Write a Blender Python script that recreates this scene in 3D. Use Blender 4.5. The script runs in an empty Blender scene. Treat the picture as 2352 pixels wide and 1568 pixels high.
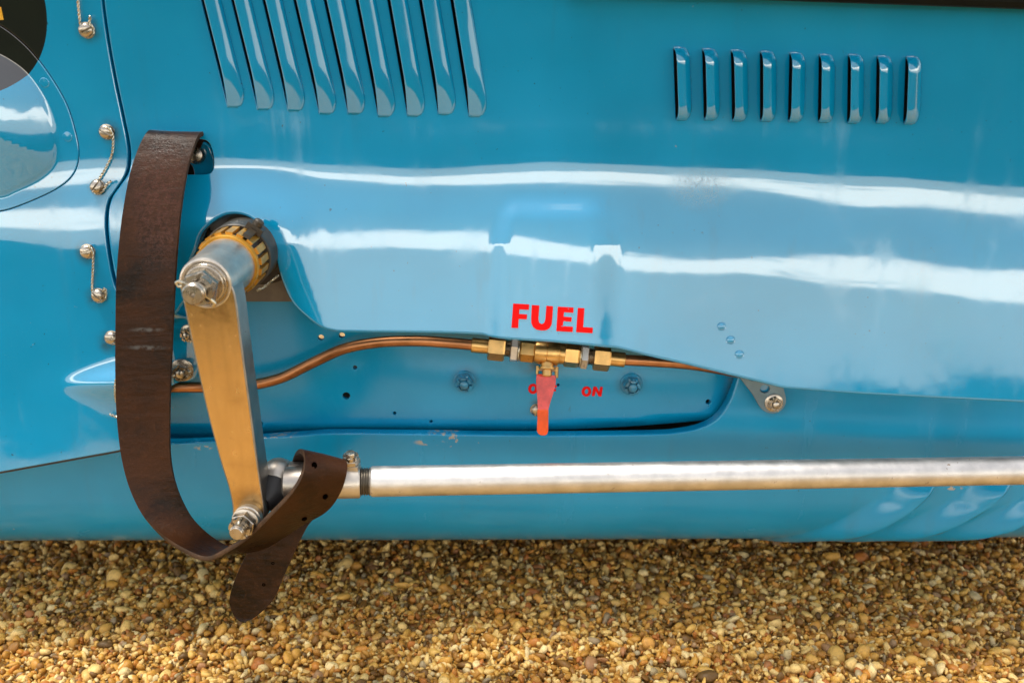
import bpy, bmesh, math, random
import numpy as np
from mathutils import Vector, Matrix
from mathutils.geometry import delaunay_2d_cdt
rnd = random.Random(7); nrng = np.random.default_rng(11)
scene = bpy.context.scene
COL = scene.collection
# ------------------------------------------------------------------ camera
PITCH = math.radians(19.0); FPX = 2100.0; DIST = 0.839; ZH = 0.315
AX = np.array([0, math.cos(PITCH), -math.sin(PITCH)]); UP = np.array([0, math.sin(PITCH), math.cos(PITCH)])
CAM = np.array([0, 0, ZH]) - DIST * AX
cd = bpy.data.cameras.new('camera'); cam = bpy.data.objects.new('camera', cd); COL.objects.link(cam)
cam.location = CAM; cam.rotation_euler = (math.pi / 2 - PITCH, 0, 0)
cd.sensor_width = 36; cd.lens = 36 * FPX / 2352; cd.clip_start = .02; cd.clip_end = 500
cd.dof.use_dof = True; cd.dof.focus_distance = 0.80; cd.dof.aperture_fstop = 5.6
scene.camera = cam
# ------------------------------------------------------------------ sky, sun, exposure
SUN_EL = math.radians(74); SUN_AZ = math.radians(262)      # azimuth clockwise from +y: behind and left of the camera
w = bpy.data.worlds.new('World'); scene.world = w; w.use_nodes = True
nt = w.node_tree; nt.nodes.clear()
def wn(t, **k):
    n = nt.nodes.new(t)
    for a, b in k.items(): setattr(n, a, b)
    return n
sky = wn('ShaderNodeTexSky'); sky.sky_type = 'NISHITA'; sky.sun_disc = False
sky.sun_elevation = SUN_EL; sky.sun_rotation = SUN_AZ; sky.air_density = 1.2; sky.dust_density = 3.0; sky.ozone_density = 1.5
tc = wn('ShaderNodeTexCoord'); sep = wn('ShaderNodeSeparateXYZ'); nt.links.new(tc.outputs['Generated'], sep.inputs[0])
def wm(op, a, b=None, clamp=False):
    n = wn('ShaderNodeMath', operation=op, use_clamp=clamp)
    for i, v in enumerate((a, b)):
        if v is None: continue
        if isinstance(v, (int, float)): n.inputs[i].default_value = v
        else: nt.links.new(v, n.inputs[i])
    return n.outputs[0]
zc = wm('MAXIMUM', sep.outputs[2], 0.0)
den = wm('ADD', zc, 0.12)
cmb = wn('ShaderNodeCombineXYZ'); nt.links.new(wm('DIVIDE', sep.outputs[0], den), cmb.inputs[0]); nt.links.new(wm('DIVIDE', sep.outputs[1], den), cmb.inputs[1])
nz = wn('ShaderNodeTexNoise'); nz.inputs['Scale'].default_value = 0.9; nz.inputs['Detail'].default_value = 6; nz.inputs['Roughness'].default_value = .55
nt.links.new(cmb.outputs[0], nz.inputs['Vector'])
lw = wn('ShaderNodeMapRange', interpolation_type='SMOOTHSTEP'); nt.links.new(zc, lw.inputs[0]); lw.inputs[1].default_value = .21; lw.inputs[2].default_value = .14; low = lw.outputs[0]          # far clouds pile up towards the horizon
up3 = wn('ShaderNodeMapRange', interpolation_type='SMOOTHSTEP'); nz2 = wn('ShaderNodeTexNoise'); nz2.inputs['Scale'].default_value = 7; nz2.inputs['Detail'].default_value = 5; nt.links.new(tc.outputs['Generated'], nz2.inputs['Vector'])
nt.links.new(wm('ADD', zc, wm('MULTIPLY', wm('SUBTRACT', nz2.outputs[0], .5), .028)), up3.inputs[0]); up3.inputs[1].default_value = .078; up3.inputs[2].default_value = .096
up3.inputs[3].default_value = 0; up3.inputs[4].default_value = 1                       # and clear haze below their bases
cl = wm('ADD', nz.outputs[0], wm('MULTIPLY', low, 0.34))
cr = wn('ShaderNodeMapRange', interpolation_type='SMOOTHSTEP'); nt.links.new(cl, cr.inputs[0]); cr.inputs[1].default_value = .61; cr.inputs[2].default_value = .78
hz = wn('ShaderNodeMapRange', interpolation_type='SMOOTHSTEP'); nt.links.new(zc, hz.inputs[0])      # thicker towards the horizon
for _i, _v in enumerate((.26, .04, 0, .16)): hz.inputs[_i + 1].default_value = _v
mixc = wn('ShaderNodeMix', data_type='RGBA'); nt.links.new(wm('MAXIMUM', wm('MULTIPLY', cr.outputs[0], up3.outputs[0]), wm('ADD', hz.outputs[0], .13)), mixc.inputs[0])   # thin veil everywhere
nt.links.new(sky.outputs[0], mixc.inputs[6]); mixc.inputs[7].default_value = (41, 37.5, 32, 1)
bg = wn('ShaderNodeBackground'); bg.inputs[1].default_value = 0.10
nt.links.new(mixc.outputs[2], bg.inputs[0])
wo = wn('ShaderNodeOutputWorld'); nt.links.new(bg.outputs[0], wo.inputs[0])
sl = bpy.data.lights.new('sun', 'SUN'); sl.energy = 2.9; sl.angle = math.radians(14); sl.color = (1, .95, .86)
so = bpy.data.objects.new('sun', sl); COL.objects.link(so)
sd = Vector((math.sin(SUN_AZ) * math.cos(SUN_EL), math.cos(SUN_AZ) * math.cos(SUN_EL), math.sin(SUN_EL)))
so.rotation_euler = sd.to_track_quat('Z', 'Y').to_euler(); so.location = (-1, -1, 3)
scene.view_settings.view_transform = 'Standard'; scene.view_settings.look = 'None'
scene.view_settings.exposure = 0.28; scene.view_settings.gamma = 1
scene.render.engine = 'CYCLES'
scene.cycles.use_denoising = True
scene.cycles.max_bounces = 8
try: scene.cycles.denoiser = 'OPENIMAGEDENOISE'
except Exception: pass
# ------------------------------------------------------------------ helpers
GZ = 0.010                     # level of the ground
K = 0.0004                     # metres on the car's side for one step of the drawing grid (2352 x 1568)
def PT(px, py, Y):
    """a point of the drawing grid, carried to the depth Y of the thing it belongs to"""
    px = np.asarray(px, float); py = np.asarray(py, float); Y = np.asarray(Y, float)
    px, py, Y = np.broadcast_arrays(px, py, Y)
    r = AX + ((px - 1176) / FPX)[..., None] * np.array([1., 0, 0]) + ((784 - py) / FPX)[..., None] * UP
    return CAM + r * ((Y - CAM[1]) / r[..., 1])[..., None]
def proj(p):
    v = np.asarray(p, float) - CAM; k = v @ AX
    return 1176 + FPX * v[..., 0] / k, 784 - FPX * (v @ UP) / k
WORLD = {}
def put(name, data, parent=None, M=None):
    o = bpy.data.objects.new(name, data); COL.objects.link(o)
    M = Matrix.Identity(4) if M is None else M
    WORLD[o.name] = M
    if parent is not None:
        o.parent = parent; o.matrix_basis = WORLD[parent.name].inverted() @ M
    else: o.matrix_basis = M
    return o
def tag(o, label, cat=None, group=None, kind=None):
    o['label'] = label
    if cat: o['category'] = cat
    if group: o['group'] = group
    if kind: o['kind'] = kind
    return o
def thing(name, loc, label, cat):
    return tag(put(name, None, None, Matrix.Translation(Vector(loc))), label, cat)
def mesh(name, V, F, mat, smooth=True, angle=40, normals=None):
    me = bpy.data.meshes.new(name)
    me.from_pydata([tuple(map(float, v)) for v in V], [], [tuple(map(int, f)) for f in F])
    if mat: me.materials.append(mat)
    me.polygons.foreach_set('use_smooth', [smooth] * len(me.polygons))
    if smooth and normals is None: me.set_sharp_from_angle(angle=math.radians(angle))
    if normals is not None:
        me.normals_split_custom_set_from_vertices([tuple(map(float, n)) for n in normals])
    me.update()
    return me
class MB:
    def __init__(s): s.V = []; s.F = []
    def add(s, V, F):
        n = len(s.V); s.V += [tuple(v) for v in V]; s.F += [tuple(i + n for i in f) for f in F]; return s
    def lathe(s, prof, n=32, M=None, a0=0, closed=False):
        V = []; F = []
        for r, z in prof:
            for i in range(n):
                a = a0 + 2 * math.pi * i / n; V.append((r * math.cos(a), r * math.sin(a), z))
        m = len(prof)
        for j in range(m - 1):
            for i in range(n):
                F.append((j * n + i, j * n + (i + 1) % n, (j + 1) * n + (i + 1) % n, (j + 1) * n + i))
        if prof[0][0] > 1e-7: F.append(tuple(range(n))[::-1])
        if prof[-1][0] > 1e-7: F.append(tuple((m - 1) * n + i for i in range(n)))
        if M is not None: V = [tuple(M @ Vector(v)) for v in V]
        return s.add(V, F)
    def hexa(s, R, z0, z1, M=None, ch=.12, a0=0):
        return s.lathe([(R * .93, z0), (R, z0 + (z1 - z0) * ch), (R, z1 - (z1 - z0) * ch), (R * .93, z1)], 6, M, a0)
    def box(s, c, d, M=None):
        V = [(c[0] + sx * d[0] / 2, c[1] + sy * d[1] / 2, c[2] + sz * d[2] / 2) for sx in (-1, 1) for sy in (-1, 1) for sz in (-1, 1)]
        F = [(0, 1, 3, 2), (4, 6, 7, 5), (0, 4, 5, 1), (2, 3, 7, 6), (0, 2, 6, 4), (1, 5, 7, 3)]
        if M is not None: V = [tuple(M @ Vector(v)) for v in V]
        return s.add(V, F)
    def wedge(s, r0, r1, z0, z1, a0, a1, n=4, M=None):
        V = []; F = []
        for i in range(n + 1):
            a = a0 + (a1 - a0) * i / n; c, q = math.cos(a), math.sin(a)
            V += [(r0 * c, r0 * q, z0), (r1 * c, r1 * q, z0), (r1 * c, r1 * q, z1), (r0 * c, r0 * q, z1)]
        for i in range(n):
            b = i * 4
            for j in range(4): F.append((b + j, b + (j + 1) % 4, b + 4 + (j + 1) % 4, b + 4 + j))
        F.append((3, 2, 1, 0)); b = n * 4; F.append((b, b + 1, b + 2, b + 3))
        if M is not None: V = [tuple(M @ Vector(v)) for v in V]
        return s.add(V, F)
    def tube(s, path, r, n=14, cap=True):
        P = [Vector(p) for p in path]; R = r if hasattr(r, '__len__') else [r] * len(P)
        V = []; F = []; ref = None
        for i, p in enumerate(P):
            t = (P[min(i + 1, len(P) - 1)] - P[max(i - 1, 0)]).normalized()
            if ref is None: ref = t.orthogonal().normalized()
            ref = (ref - t * ref.dot(t)).normalized(); b = t.cross(ref)
            for k in range(n):
                a = 2 * math.pi * k / n; V.append(p + (ref * math.cos(a) + b * math.sin(a)) * R[i])
        for i in range(len(P) - 1):
            for k in range(n): F.append((i * n + k, i * n + (k + 1) % n, (i + 1) * n + (k + 1) % n, (i + 1) * n + k))
        if cap: F.append(tuple(range(n))[::-1]); F.append(tuple((len(P) - 1) * n + k for k in range(n)))
        return s.add(V, F)
    def mesh(s, name, mat, smooth=True, angle=35):
        me = mesh(name, s.V, s.F, mat, smooth, angle)
        bm = bmesh.new(); bm.from_mesh(me); bmesh.ops.recalc_face_normals(bm, faces=bm.faces); bm.to_mesh(me); bm.free()
        return me
    def obj(s, name, mat, parent=None, smooth=True, angle=35, M=None):
        """vertices are world coordinates unless M is given"""
        if M is None:
            M = Matrix.Identity(4)
            if parent is not None:
                M = Matrix.Translation(WORLD[parent.name].to_translation())
                inv = M.inverted(); s.V = [tuple(inv @ Vector(v)) for v in s.V]
        return put(name, s.mesh(name, mat, smooth, angle), parent, M)
def catmull(pts, step=6.0, closed=False, sub=None):
    P = np.array(pts, float); n = len(P); out = []
    rng = range(n if closed else n - 1)
    for i in rng:
        g = (lambda k: P[k % n]) if closed else (lambda k: P[min(max(k, 0), n - 1)])
        p0, p1, p2, p3 = g(i - 1), g(i), g(i + 1), g(i + 2)
        m = sub or max(1, int(np.linalg.norm((p2 - p1)[:2]) / step))
        for j in range(m):
            t = j / m
            out.append(.5 * (2 * p1 + (p2 - p0) * t + (2 * p0 - 5 * p1 + 4 * p2 - p3) * t * t + (3 * p1 - p0 - 3 * p2 + p3) * t ** 3))
    if not closed: out.append(P[-1])
    return np.array(out)
def lines(pts, step=6.0):
    """straight polyline resampled (open)"""
    out = []
    for a, b in zip(pts[:-1], pts[1:]):
        a = np.array(a, float); b = np.array(b, float); m = max(1, int(np.linalg.norm(b - a) / step))
        out += [a + (b - a) * j / m for j in range(m)]
    out.append(np.array(pts[-1], float)); return np.array(out)
def ell(cx, cy, rx, ry, n=20, rot=0):
    a = np.linspace(0, 2 * np.pi, n, endpoint=False); x = rx * np.cos(a); y = ry * np.sin(a)
    return np.stack([cx + x * math.cos(rot) - y * math.sin(rot), cy + x * math.sin(rot) + y * math.cos(rot)], 1)
def inside(poly, Q):
    x, y = Q[:, 0], Q[:, 1]; r = np.zeros(len(Q), bool); n = len(poly); j = n - 1
    for i in range(n):
        xi, yi = poly[i]; xj, yj = poly[j]
        if yi != yj:
            c = ((yi > y) != (yj > y)) & (x < (xj - xi) * (y - yi) / (yj - yi) + xi); r ^= c
        j = i
    return r
def area(poly):
    x, y = poly[:, 0], poly[:, 1]; return .5 * np.sum(x * np.roll(y, -1) - np.roll(x, -1) * y)
def mindist(Q, B):
    d = np.full(len(Q), 1e9)
    for i in range(0, len(B), 64):
        c = B[i:i + 64]; d = np.minimum(d, np.sqrt(((Q[:, None] - c[None]) ** 2).sum(-1)).min(1))
    return d
def panel(name, outline, mapf, mat, parent, holes=(), sp=10, rim=3.0, flange=.012, hole_flange=.002, extra=None, rim_mat=None):
    """sheet metal: outline and holes on the drawing grid, mapf carries grid points (and a depth offset) to the world;
    edges are rolled over and returned inwards"""
    loops = [np.array(outline, float)] + [np.array(h, float) for h in holes]
    if area(loops[0]) < 0: loops[0] = loops[0][::-1]
    for i in range(1, len(loops)):
        if area(loops[i]) > 0: loops[i] = loops[i][::-1]
    B = np.concatenate(loops); lo, hi = loops[0].min(0), loops[0].max(0)
    gx, gy = np.meshgrid(np.arange(lo[0] + sp / 2, hi[0], sp), np.arange(lo[1] + sp / 2, hi[1], sp))
    G = np.stack([gx.ravel(), gy.ravel()], 1)
    if extra is not None: G = np.concatenate([G, extra])
    G = G[inside(loops[0], G)]
    for h in loops[1:]: G = G[~inside(h, G)]
    G = G[mindist(G, B) > .5 * sp]
    pts = np.concatenate([B, G]); edges = []; off = 0
    for L in loops:
        n = len(L); edges += [(off + i, off + (i + 1) % n) for i in range(n)]; off += n
    vo, eo, fo, ov, oe, of = delaunay_2d_cdt([Vector(p) for p in pts], edges, [], 0, 1e-5)
    V2 = np.array([tuple(v) for v in vo]); T = np.array([f for f in fo if len(f) == 3])
    c = V2[T].mean(1); keep = inside(loops[0], c)
    for h in loops[1:]: keep &= ~inside(h, c)
    T = T[keep]
    remap = {}
    for new, olds in enumerate(ov):
        for o_ in olds: remap[o_] = new
    def nrm(p2):
        e = 1.5
        a = mapf(p2[:, 0] + e, p2[:, 1], 0) - mapf(p2[:, 0] - e, p2[:, 1], 0)
        b = mapf(p2[:, 0], p2[:, 1] + e, 0) - mapf(p2[:, 0], p2[:, 1] - e, 0)
        n = np.cross(a, b); n /= np.linalg.norm(n, axis=1)[:, None] + 1e-12
        s = np.sign(-n[:, 1]); s[s == 0] = 1
        return n
    W = mapf(V2[:, 0], V2[:, 1], 0); N = nrm(V2)
    if np.mean(N[:, 1]) > 0: N = -N
    V = [tuple(v) for v in W]; NN = [tuple(v) for v in N]
    # winding
    f0 = T; fn = np.cross(W[f0[:, 1]] - W[f0[:, 0]], W[f0[:, 2]] - W[f0[:, 0]])
    flip = (fn * N[f0[:, 0]]).sum(1) < 0
    F = [(t[0], t[2], t[1]) if fl else tuple(t) for t, fl in zip(f0, flip)]
    off = 0; nface = len(F)
    for li, L in enumerate(loops):
        n = len(L); t = np.roll(L, -1, 0) - np.roll(L, 1, 0); t /= np.linalg.norm(t, axis=1)[:, None] + 1e-9
        on = np.stack([t[:, 1], -t[:, 0]], 1)           # outward of the sheet
        base = mapf(L[:, 0], L[:, 1], 0); bn = N[[remap[off + i] for i in range(n)]]
        od = mapf(L[:, 0] + on[:, 0] * 2, L[:, 1] + on[:, 1] * 2, 0) - base
        od = od - (od * bn).sum(1)[:, None] * bn; od /= np.linalg.norm(od, axis=1)[:, None] + 1e-12
        r_ = (rim if li == 0 else min(rim, 1.5)) * K; fl = flange if li == 0 else hole_flange
        prev = [remap[off + i] for i in range(n)]
        seq = [(math.radians(a), 0) for a in (22, 45, 68, 90)] + [(math.pi / 2, fl)]
        for a, ex in seq:
            q = base + od * (r_ * math.sin(a)) - bn * (r_ * (1 - math.cos(a)) + ex)
            nn = bn * math.cos(a) + od * math.sin(a)
            s0 = len(V); V += [tuple(v) for v in q]; NN += [tuple(v) for v in nn]
            cur = list(range(s0, s0 + n))
            q0 = np.array(V)[prev]; gq = np.cross(np.roll(q, -1, 0) - q0, q - np.roll(q0, -1, 0)); fl2 = (gq * nn).sum() < 0
            for i in range(n):
                j = (i + 1) % n; f4 = (prev[i], cur[i], cur[j], prev[j])
                F.append(f4[::-1] if not fl2 else f4)
            prev = cur
        off += n
    loc = WORLD[parent.name].to_translation() if parent is not None else Vector((0, 0, 0))
    V = [(v[0] - loc.x, v[1] - loc.y, v[2] - loc.z) for v in V]
    me = mesh(name, V, F, mat, True, normals=NN)
    if rim_mat is not None:
        me.materials.append(rim_mat); me.polygons.foreach_set('material_index', [0] * nface + [1] * (len(F) - nface))
    return put(name, me, parent, Matrix.Translation(loc))
def frame(p, z, x=(1, 0, 0)):
    z = Vector(z).normalized(); x = Vector(x); x = (x - z * x.dot(z)).normalized(); y = z.cross(x)
    return Matrix(((x.x, y.x, z.x, p[0]), (x.y, y.y, z.y, p[1]), (x.z, y.z, z.z, p[2]), (0, 0, 0, 1)))
def surf(mapf, px, py, d=0):
    p = mapf(np.array([px]), np.array([py]), d)[0]
    a = (mapf(np.array([px + 2.]), np.array([py * 1.]), d) - mapf(np.array([px - 2.]), np.array([py * 1.]), d))[0]
    b = (mapf(np.array([px * 1.]), np.array([py - 2.]), d) - mapf(np.array([px * 1.]), np.array([py + 2.]), d))[0]
    n = np.cross(a, b)
    if n[1] > 0: n = -n
    return frame(p, n, a)
# ------------------------------------------------------------------ materials
def mat_new(name):
    m = bpy.data.materials.new(name); m.use_nodes = True; t = m.node_tree
    return m, t, t.nodes['Principled BSDF']
class NT:
    def __init__(s, t): s.t = t
    def n(s, typ, **k):
        q = s.t.nodes.new(typ)
        for a, b in k.items(): setattr(q, a, b)
        return q
    def l(s, a, b): s.t.links.new(a, b)
    def m(s, op, a, b=None, c=None, clamp=False):
        q = s.n('ShaderNodeMath', operation=op, use_clamp=clamp)
        for i, v in enumerate((a, b, c)):
            if v is None: continue
            if isinstance(v, (int, float)): q.inputs[i].default_value = v
            else: s.l(v, q.inputs[i])
        return q.outputs[0]
    def noise(s, scale, detail=4, rough=.55, vec=None, dist=0, sc=None):
        q = s.n('ShaderNodeTexNoise'); q.inputs['Scale'].default_value = scale; q.inputs['Detail'].default_value = detail
        q.inputs['Roughness'].default_value = rough; q.inputs['Distortion'].default_value = dist
        if vec is not None:
            if sc is not None:
                mp = s.n('ShaderNodeMapping'); mp.inputs['Scale'].default_value = sc; s.l(vec, mp.inputs[0]); vec = mp.outputs[0]
            s.l(vec, q.inputs['Vector'])
        return q.outputs[0]
    def rng(s, v, a, b, c=0, d=1, smooth=True):
        q = s.n('ShaderNodeMapRange', interpolation_type='SMOOTHSTEP' if smooth else 'LINEAR')
        s.l(v, q.inputs[0])
        for i, x in enumerate((a, b, c, d)): q.inputs[i + 1].default_value = x
        return q.outputs[0]
    def mix(s, f, a, b):
        q = s.n('ShaderNodeMix', data_type='RGBA')
        for i, v in ((0, f), (6, a), (7, b)):
            if isinstance(v, (int, float)): q.inputs[i].default_value = v
            elif isinstance(v, tuple): q.inputs[i].default_value = (*v, 1) if len(v) == 3 else v
            else: s.l(v, q.inputs[i])
        return q.outputs[2]
    def pos(s): return s.n('ShaderNodeNewGeometry').outputs['Position']
    def spot(s, pos, px, py, rx, ry, Y=0, soft=.5):
        """soft round mask at a place on the car's side (x and z only)"""
        c = PT(px, py, Y); v = s.n('ShaderNodeSeparateXYZ'); s.l(pos, v.inputs[0])
        dx = s.m('DIVIDE', s.m('SUBTRACT', v.outputs[0], float(c[0])), rx * K); dz = s.m('DIVIDE', s.m('SUBTRACT', v.outputs[2], float(c[2])), ry * K)
        d = s.m('SQRT', s.m('ADD', s.m('MULTIPLY', dx, dx), s.m('MULTIPLY', dz, dz)))
        return s.rng(d, 1 - soft, 1, 1, 0)
    def bump(s, h, strength, dist):
        q = s.n('ShaderNodeBump'); q.inputs['Strength'].default_value = strength; q.inputs['Distance'].default_value = dist
        s.l(h, q.inputs['Height']); return q.outputs[0]
BLUE = (0.0005, 0.292, 0.560)
GRIME = [(200, 70, 34, 34), (246, 303, 30, 34), (225, 430, 30, 26), (202, 577, 28, 34), (228, 678, 30, 34), (258, 775, 28, 36),
         (432, 768, 30, 34), (418, 853, 36, 40), (1067, 882, 44, 46), (1450, 889, 44, 46), (1776, 925, 44, 40), (1240, 850, 70, 34), (1233, 940, 24, 24)]
def make_paint(name, roundel=False, wear=True, chips=(), dull=0.0):
    m, t, b = mat_new(name); g = NT(t); p = g.pos()
    big = g.noise(9, 3, .5, p); fine = g.noise(420, 3, .6, p)
    col = g.mix(g.rng(big, .3, .7), tuple(c * .93 for c in BLUE), tuple(min(1, c * 1.06 + .003) for c in BLUE))
    # faded, polished-through patches
    fade = g.rng(g.noise(14, 5, .6, p, .4), .52, .75)
    col = g.mix(g.m('MULTIPLY', fade, .10), col, (.012, .37, .56))
    # dirt specks and short scratches
    speck = g.rng(g.noise(260, 2, .5, p), .735, .76); area_ = g.rng(g.noise(16, 3, .6, p), .45, .62)
    col = g.mix(g.m('MULTIPLY', g.m('MULTIPLY', speck, area_), .75), col, (.012, .03, .035))
    sc = g.rng(g.noise(60, 4, .7, p, 1.2, (1.0, 1, .28)), .71, .74)
    col = g.mix(g.m('MULTIPLY', sc, .35), col, (.02, .06, .08))
    dr = g.m('MULTIPLY', g.rng(g.noise(55, 4, .6, p, 0, (1, 1, .05)), .55, .75), g.rng(g.noise(6, 3, .5, p), .4, .65))
    col = g.mix(g.m('MULTIPLY', dr, .16), col, (.05, .12, .15))
    dust = g.rng(g.noise(900, 2, .5, p), .70, .74); col = g.mix(g.m('MULTIPLY', dust, .30), col, (.14, .36, .44))
    chip = g.m('MULTIPLY', g.rng(g.noise(120, 3, .6, p), .745, .76), g.rng(g.noise(11, 2, .5, p), .5, .62)); col = g.mix(g.m('MULTIPLY', chip, .8), col, (.38, .36, .33))
    gn = g.noise(90, 4, .65, p)
    if wear:
        for (x, y, rx, ry) in GRIME:
            k = g.m('MULTIPLY', g.spot(p, x, y, rx, ry, -.02 if x < 1000 else .01, .85), g.rng(gn, .3, .62, .25, .9))
            col = g.mix(g.m('MULTIPLY', k, .8), col, (.035, .055, .05))
    for (x, y, rx, ry, Y) in chips:
        k = g.m('MULTIPLY', g.spot(p, x, y, rx, ry, Y, .5), g.rng(g.noise(170, 3, .6, p), .5, .54))
        col = g.mix(k, col, (.42, .40, .36))
    # roughness: polished with dull streaks running down
    st = g.rng(g.noise(30, 4, .6, p, 0, (1, 1, .07)), .56, .78)
    rough = g.m('ADD', g.m('ADD', g.m('MULTIPLY', st, .20), g.rng(g.noise(20, 5, .65, p, .5), .45, .75, 0, .12)), .06 + dull)
    # patch of dull overspray
    ov = g.m('MULTIPLY', g.spot(p, 1602, 432, 96, 66, -.008, .85), g.rng(g.noise(1300, 3, .6, p), .44, .60))
    rough = g.m('ADD', rough, g.m('MULTIPLY', ov, .45)); col = g.mix(g.m('MULTIPLY', ov, .55), col, (.02, .11, .17))
    if roundel:
        c = PT(-62, 3, 0.0); v = g.n('ShaderNodeSeparateXYZ'); g.l(p, v.inputs[0])
        dx = g.m('DIVIDE', g.m('SUBTRACT', v.outputs[0], float(c[0])), 173 * K * .98); dz = g.m('DIVIDE', g.m('SUBTRACT', v.outputs[2], float(c[2])), 193 * K * .95)
        d = g.m('SQRT', g.m('ADD', g.m('MULTIPLY', dx, dx), g.m('MULTIPLY', dz, dz)))
        col = g.mix(g.rng(d, .995, 1.0, 1, 0), col, (.006, .006, .006))
    g.l(col, b.inputs['Base Color']); g.l(rough, b.inputs['Roughness'])
    b.inputs['IOR'].default_value = 1.5; b.inputs['Specular IOR Level'].default_value = .1
    b.inputs['Coat Weight'].default_value = 1; b.inputs['Coat IOR'].default_value = COAT_IOR if dull == 0 else 1.55
    g.l(g.m('MULTIPLY', rough, .7), b.inputs['Coat Roughness'])
    bm = g.bump(g.m('ADD', g.m('MULTIPLY', g.noise(24, 2, .5, p), 1.0), g.m('MULTIPLY', fine, .012)), .025, .004)
    g.l(bm, b.inputs['Normal']); g.l(bm, b.inputs['Coat Normal'])
    return m
COAT_IOR = 2.15
CHIPS = [(465, 1030, 26, 7, 0), (985, 1018, 42, 10, 0), (1015, 1000, 40, 9, 0), (1040, 1012, 16, 26, 0), (625, 1006, 60, 6, 0), (2190, 1120, 26, 8, 0)]
M_PAINT = make_paint('blue_enamel'); M_ROUND = make_paint('blue_enamel_with_roundel', True); M_DULL = make_paint('blue_enamel_dull', dull=.2); M_LOW = make_paint('blue_enamel_chipped', chips=CHIPS, dull=.22)
def metal(name, col, rough=.35, metallic=1.0, var=.25, spots=0.0, spotcol=(.06, .03, .01), scale=60, bump=.15, streak=False):
    m, t, b = mat_new(name); g = NT(t); p = g.pos()
    a = g.noise(scale, 5, .6, p); c = g.mix(g.rng(a, .3, .7), tuple(x * (1 - var) for x in col), col)
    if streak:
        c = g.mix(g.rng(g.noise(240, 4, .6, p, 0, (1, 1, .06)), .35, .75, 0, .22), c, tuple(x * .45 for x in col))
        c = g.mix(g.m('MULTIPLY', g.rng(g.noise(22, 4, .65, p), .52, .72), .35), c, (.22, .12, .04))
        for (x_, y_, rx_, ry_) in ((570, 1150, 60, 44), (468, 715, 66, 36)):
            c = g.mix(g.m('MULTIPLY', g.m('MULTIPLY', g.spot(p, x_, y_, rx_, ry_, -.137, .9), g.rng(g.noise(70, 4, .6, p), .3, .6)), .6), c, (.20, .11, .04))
    if spots:
        s_ = g.rng(g.noise(scale * 3.2, 3, .6, p), .66, .72); s2 = g.rng(g.noise(scale * .5, 3, .6, p), .42, .6)
        k = g.m('MULTIPLY', g.m('MULTIPLY', s_, s2), spots); c = g.mix(k, c, spotcol)
        g.l(g.m('SUBTRACT', metallic, g.m('MULTIPLY', k, .8), clamp=True), b.inputs['Metallic'])
    else: b.inputs['Metallic'].default_value = metallic
    g.l(c, b.inputs['Base Color'])
    r = g.m('ADD', g.m('MULTIPLY', g.noise(scale * 2, 4, .6, p), .2), rough - .1); g.l(r, b.inputs['Roughness'])
    g.l(g.bump(g.noise(scale * 8, 3, .6, p), bump, .0006), b.inputs['Normal'])
    return m
M_STEEL = metal('brushed_steel', (.66, .61, .54), .38, .9, spots=.5)
M_STEEL2 = metal('dull_forged_steel', (.40, .38, .35), .42, spots=.6, scale=80)
M_TUBE = metal('satin_plated_tube', (.80, .78, .76), .46, spots=.8, spotcol=(.16, .08, .02), scale=45)
M_ARM = metal('steel_arm_gravel_tint', (.80, .55, .26), .24, spots=.6, spotcol=(.10, .05, .015), scale=55, var=.10, bump=.04, streak=True)  # gold of the gravel reflected in the steel put into the base colour
M_DARK = metal('dark_steel', (.28, .26, .23), .4, spots=.5)
M_NUT = metal('worn_nickel', (.56, .50, .42), .28, spots=.6, spotcol=(.10, .055, .02), scale=120)
M_BRASS = metal('brass', (.82, .50, .18), .32, spots=.6, spotcol=(.12, .06, .02), scale=110)
M_BRONZE = metal('bronze_ring', (.74, .37, .05), .32, .55, spots=.5, spotcol=(.07, .035, .01), scale=90)
M_COPPER = metal('aged_copper', (.60, .27, .12), .36, spots=.3, scale=40, var=.35)
M_WIRE = metal('lock_wire_steel', (.68, .64, .52), .3)
def plain(name, col, rough=.5, var=.3, scale=40, spec=.5, bump=.3, bscale=200):
    m, t, b = mat_new(name); g = NT(t); p = g.pos()
    g.l(g.mix(g.rng(g.noise(scale, 5, .6, p), .3, .7), tuple(x * (1 - var) for x in col), tuple(min(1, x * (1 + var * .4)) for x in col)), b.inputs['Base Color'])
    b.inputs['Roughness'].default_value = rough; b.inputs['Specular IOR Level'].default_value = spec
    g.l(g.bump(g.noise(bscale, 4, .6, p), bump, .001), b.inputs['Normal']); return m
M_RUBBER = plain('black_rubber', (.022, .022, .024), .45)
M_INSIDE = plain('inside_shade', (.012, .010, .007), .8)  # shade of the inside put into a near-black colour, so slots look dark
M_GRUB = plain('oily_brown_metal', (.05, .038, .024), .45)
M_PLATE = plain('grey_brown_plate', (.17, .13, .09), .5)
M_RED = plain('red_lettering', (.80, .003, .003), .6, .1, 120, spec=.15, bump=.05)
_t = M_RED.node_tree; _g = NT(_t); _b = _t.nodes['Principled BSDF']; _src = _b.inputs['Base Color'].links[0].from_socket
_g.l(_g.mix(_g.rng(_g.noise(230, 3, .6, _g.pos()), .685, .70), _src, (.05, .28, .45)), _b.inputs['Base Color'])
M_LEVER = plain('red_lever_enamel', (.76, .075, .055), .16, .3, 90, spec=.9)
M_TIP = plain('orange_red_dip', (.85, .10, .015), .4, .2, 90)
M_SHIELD = plain('dark_green_shield', (.004, .005, .003), .6, spec=.15)
M_YELLOW = plain('yellow_number', (.75, .40, .02), .4, .05)
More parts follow.
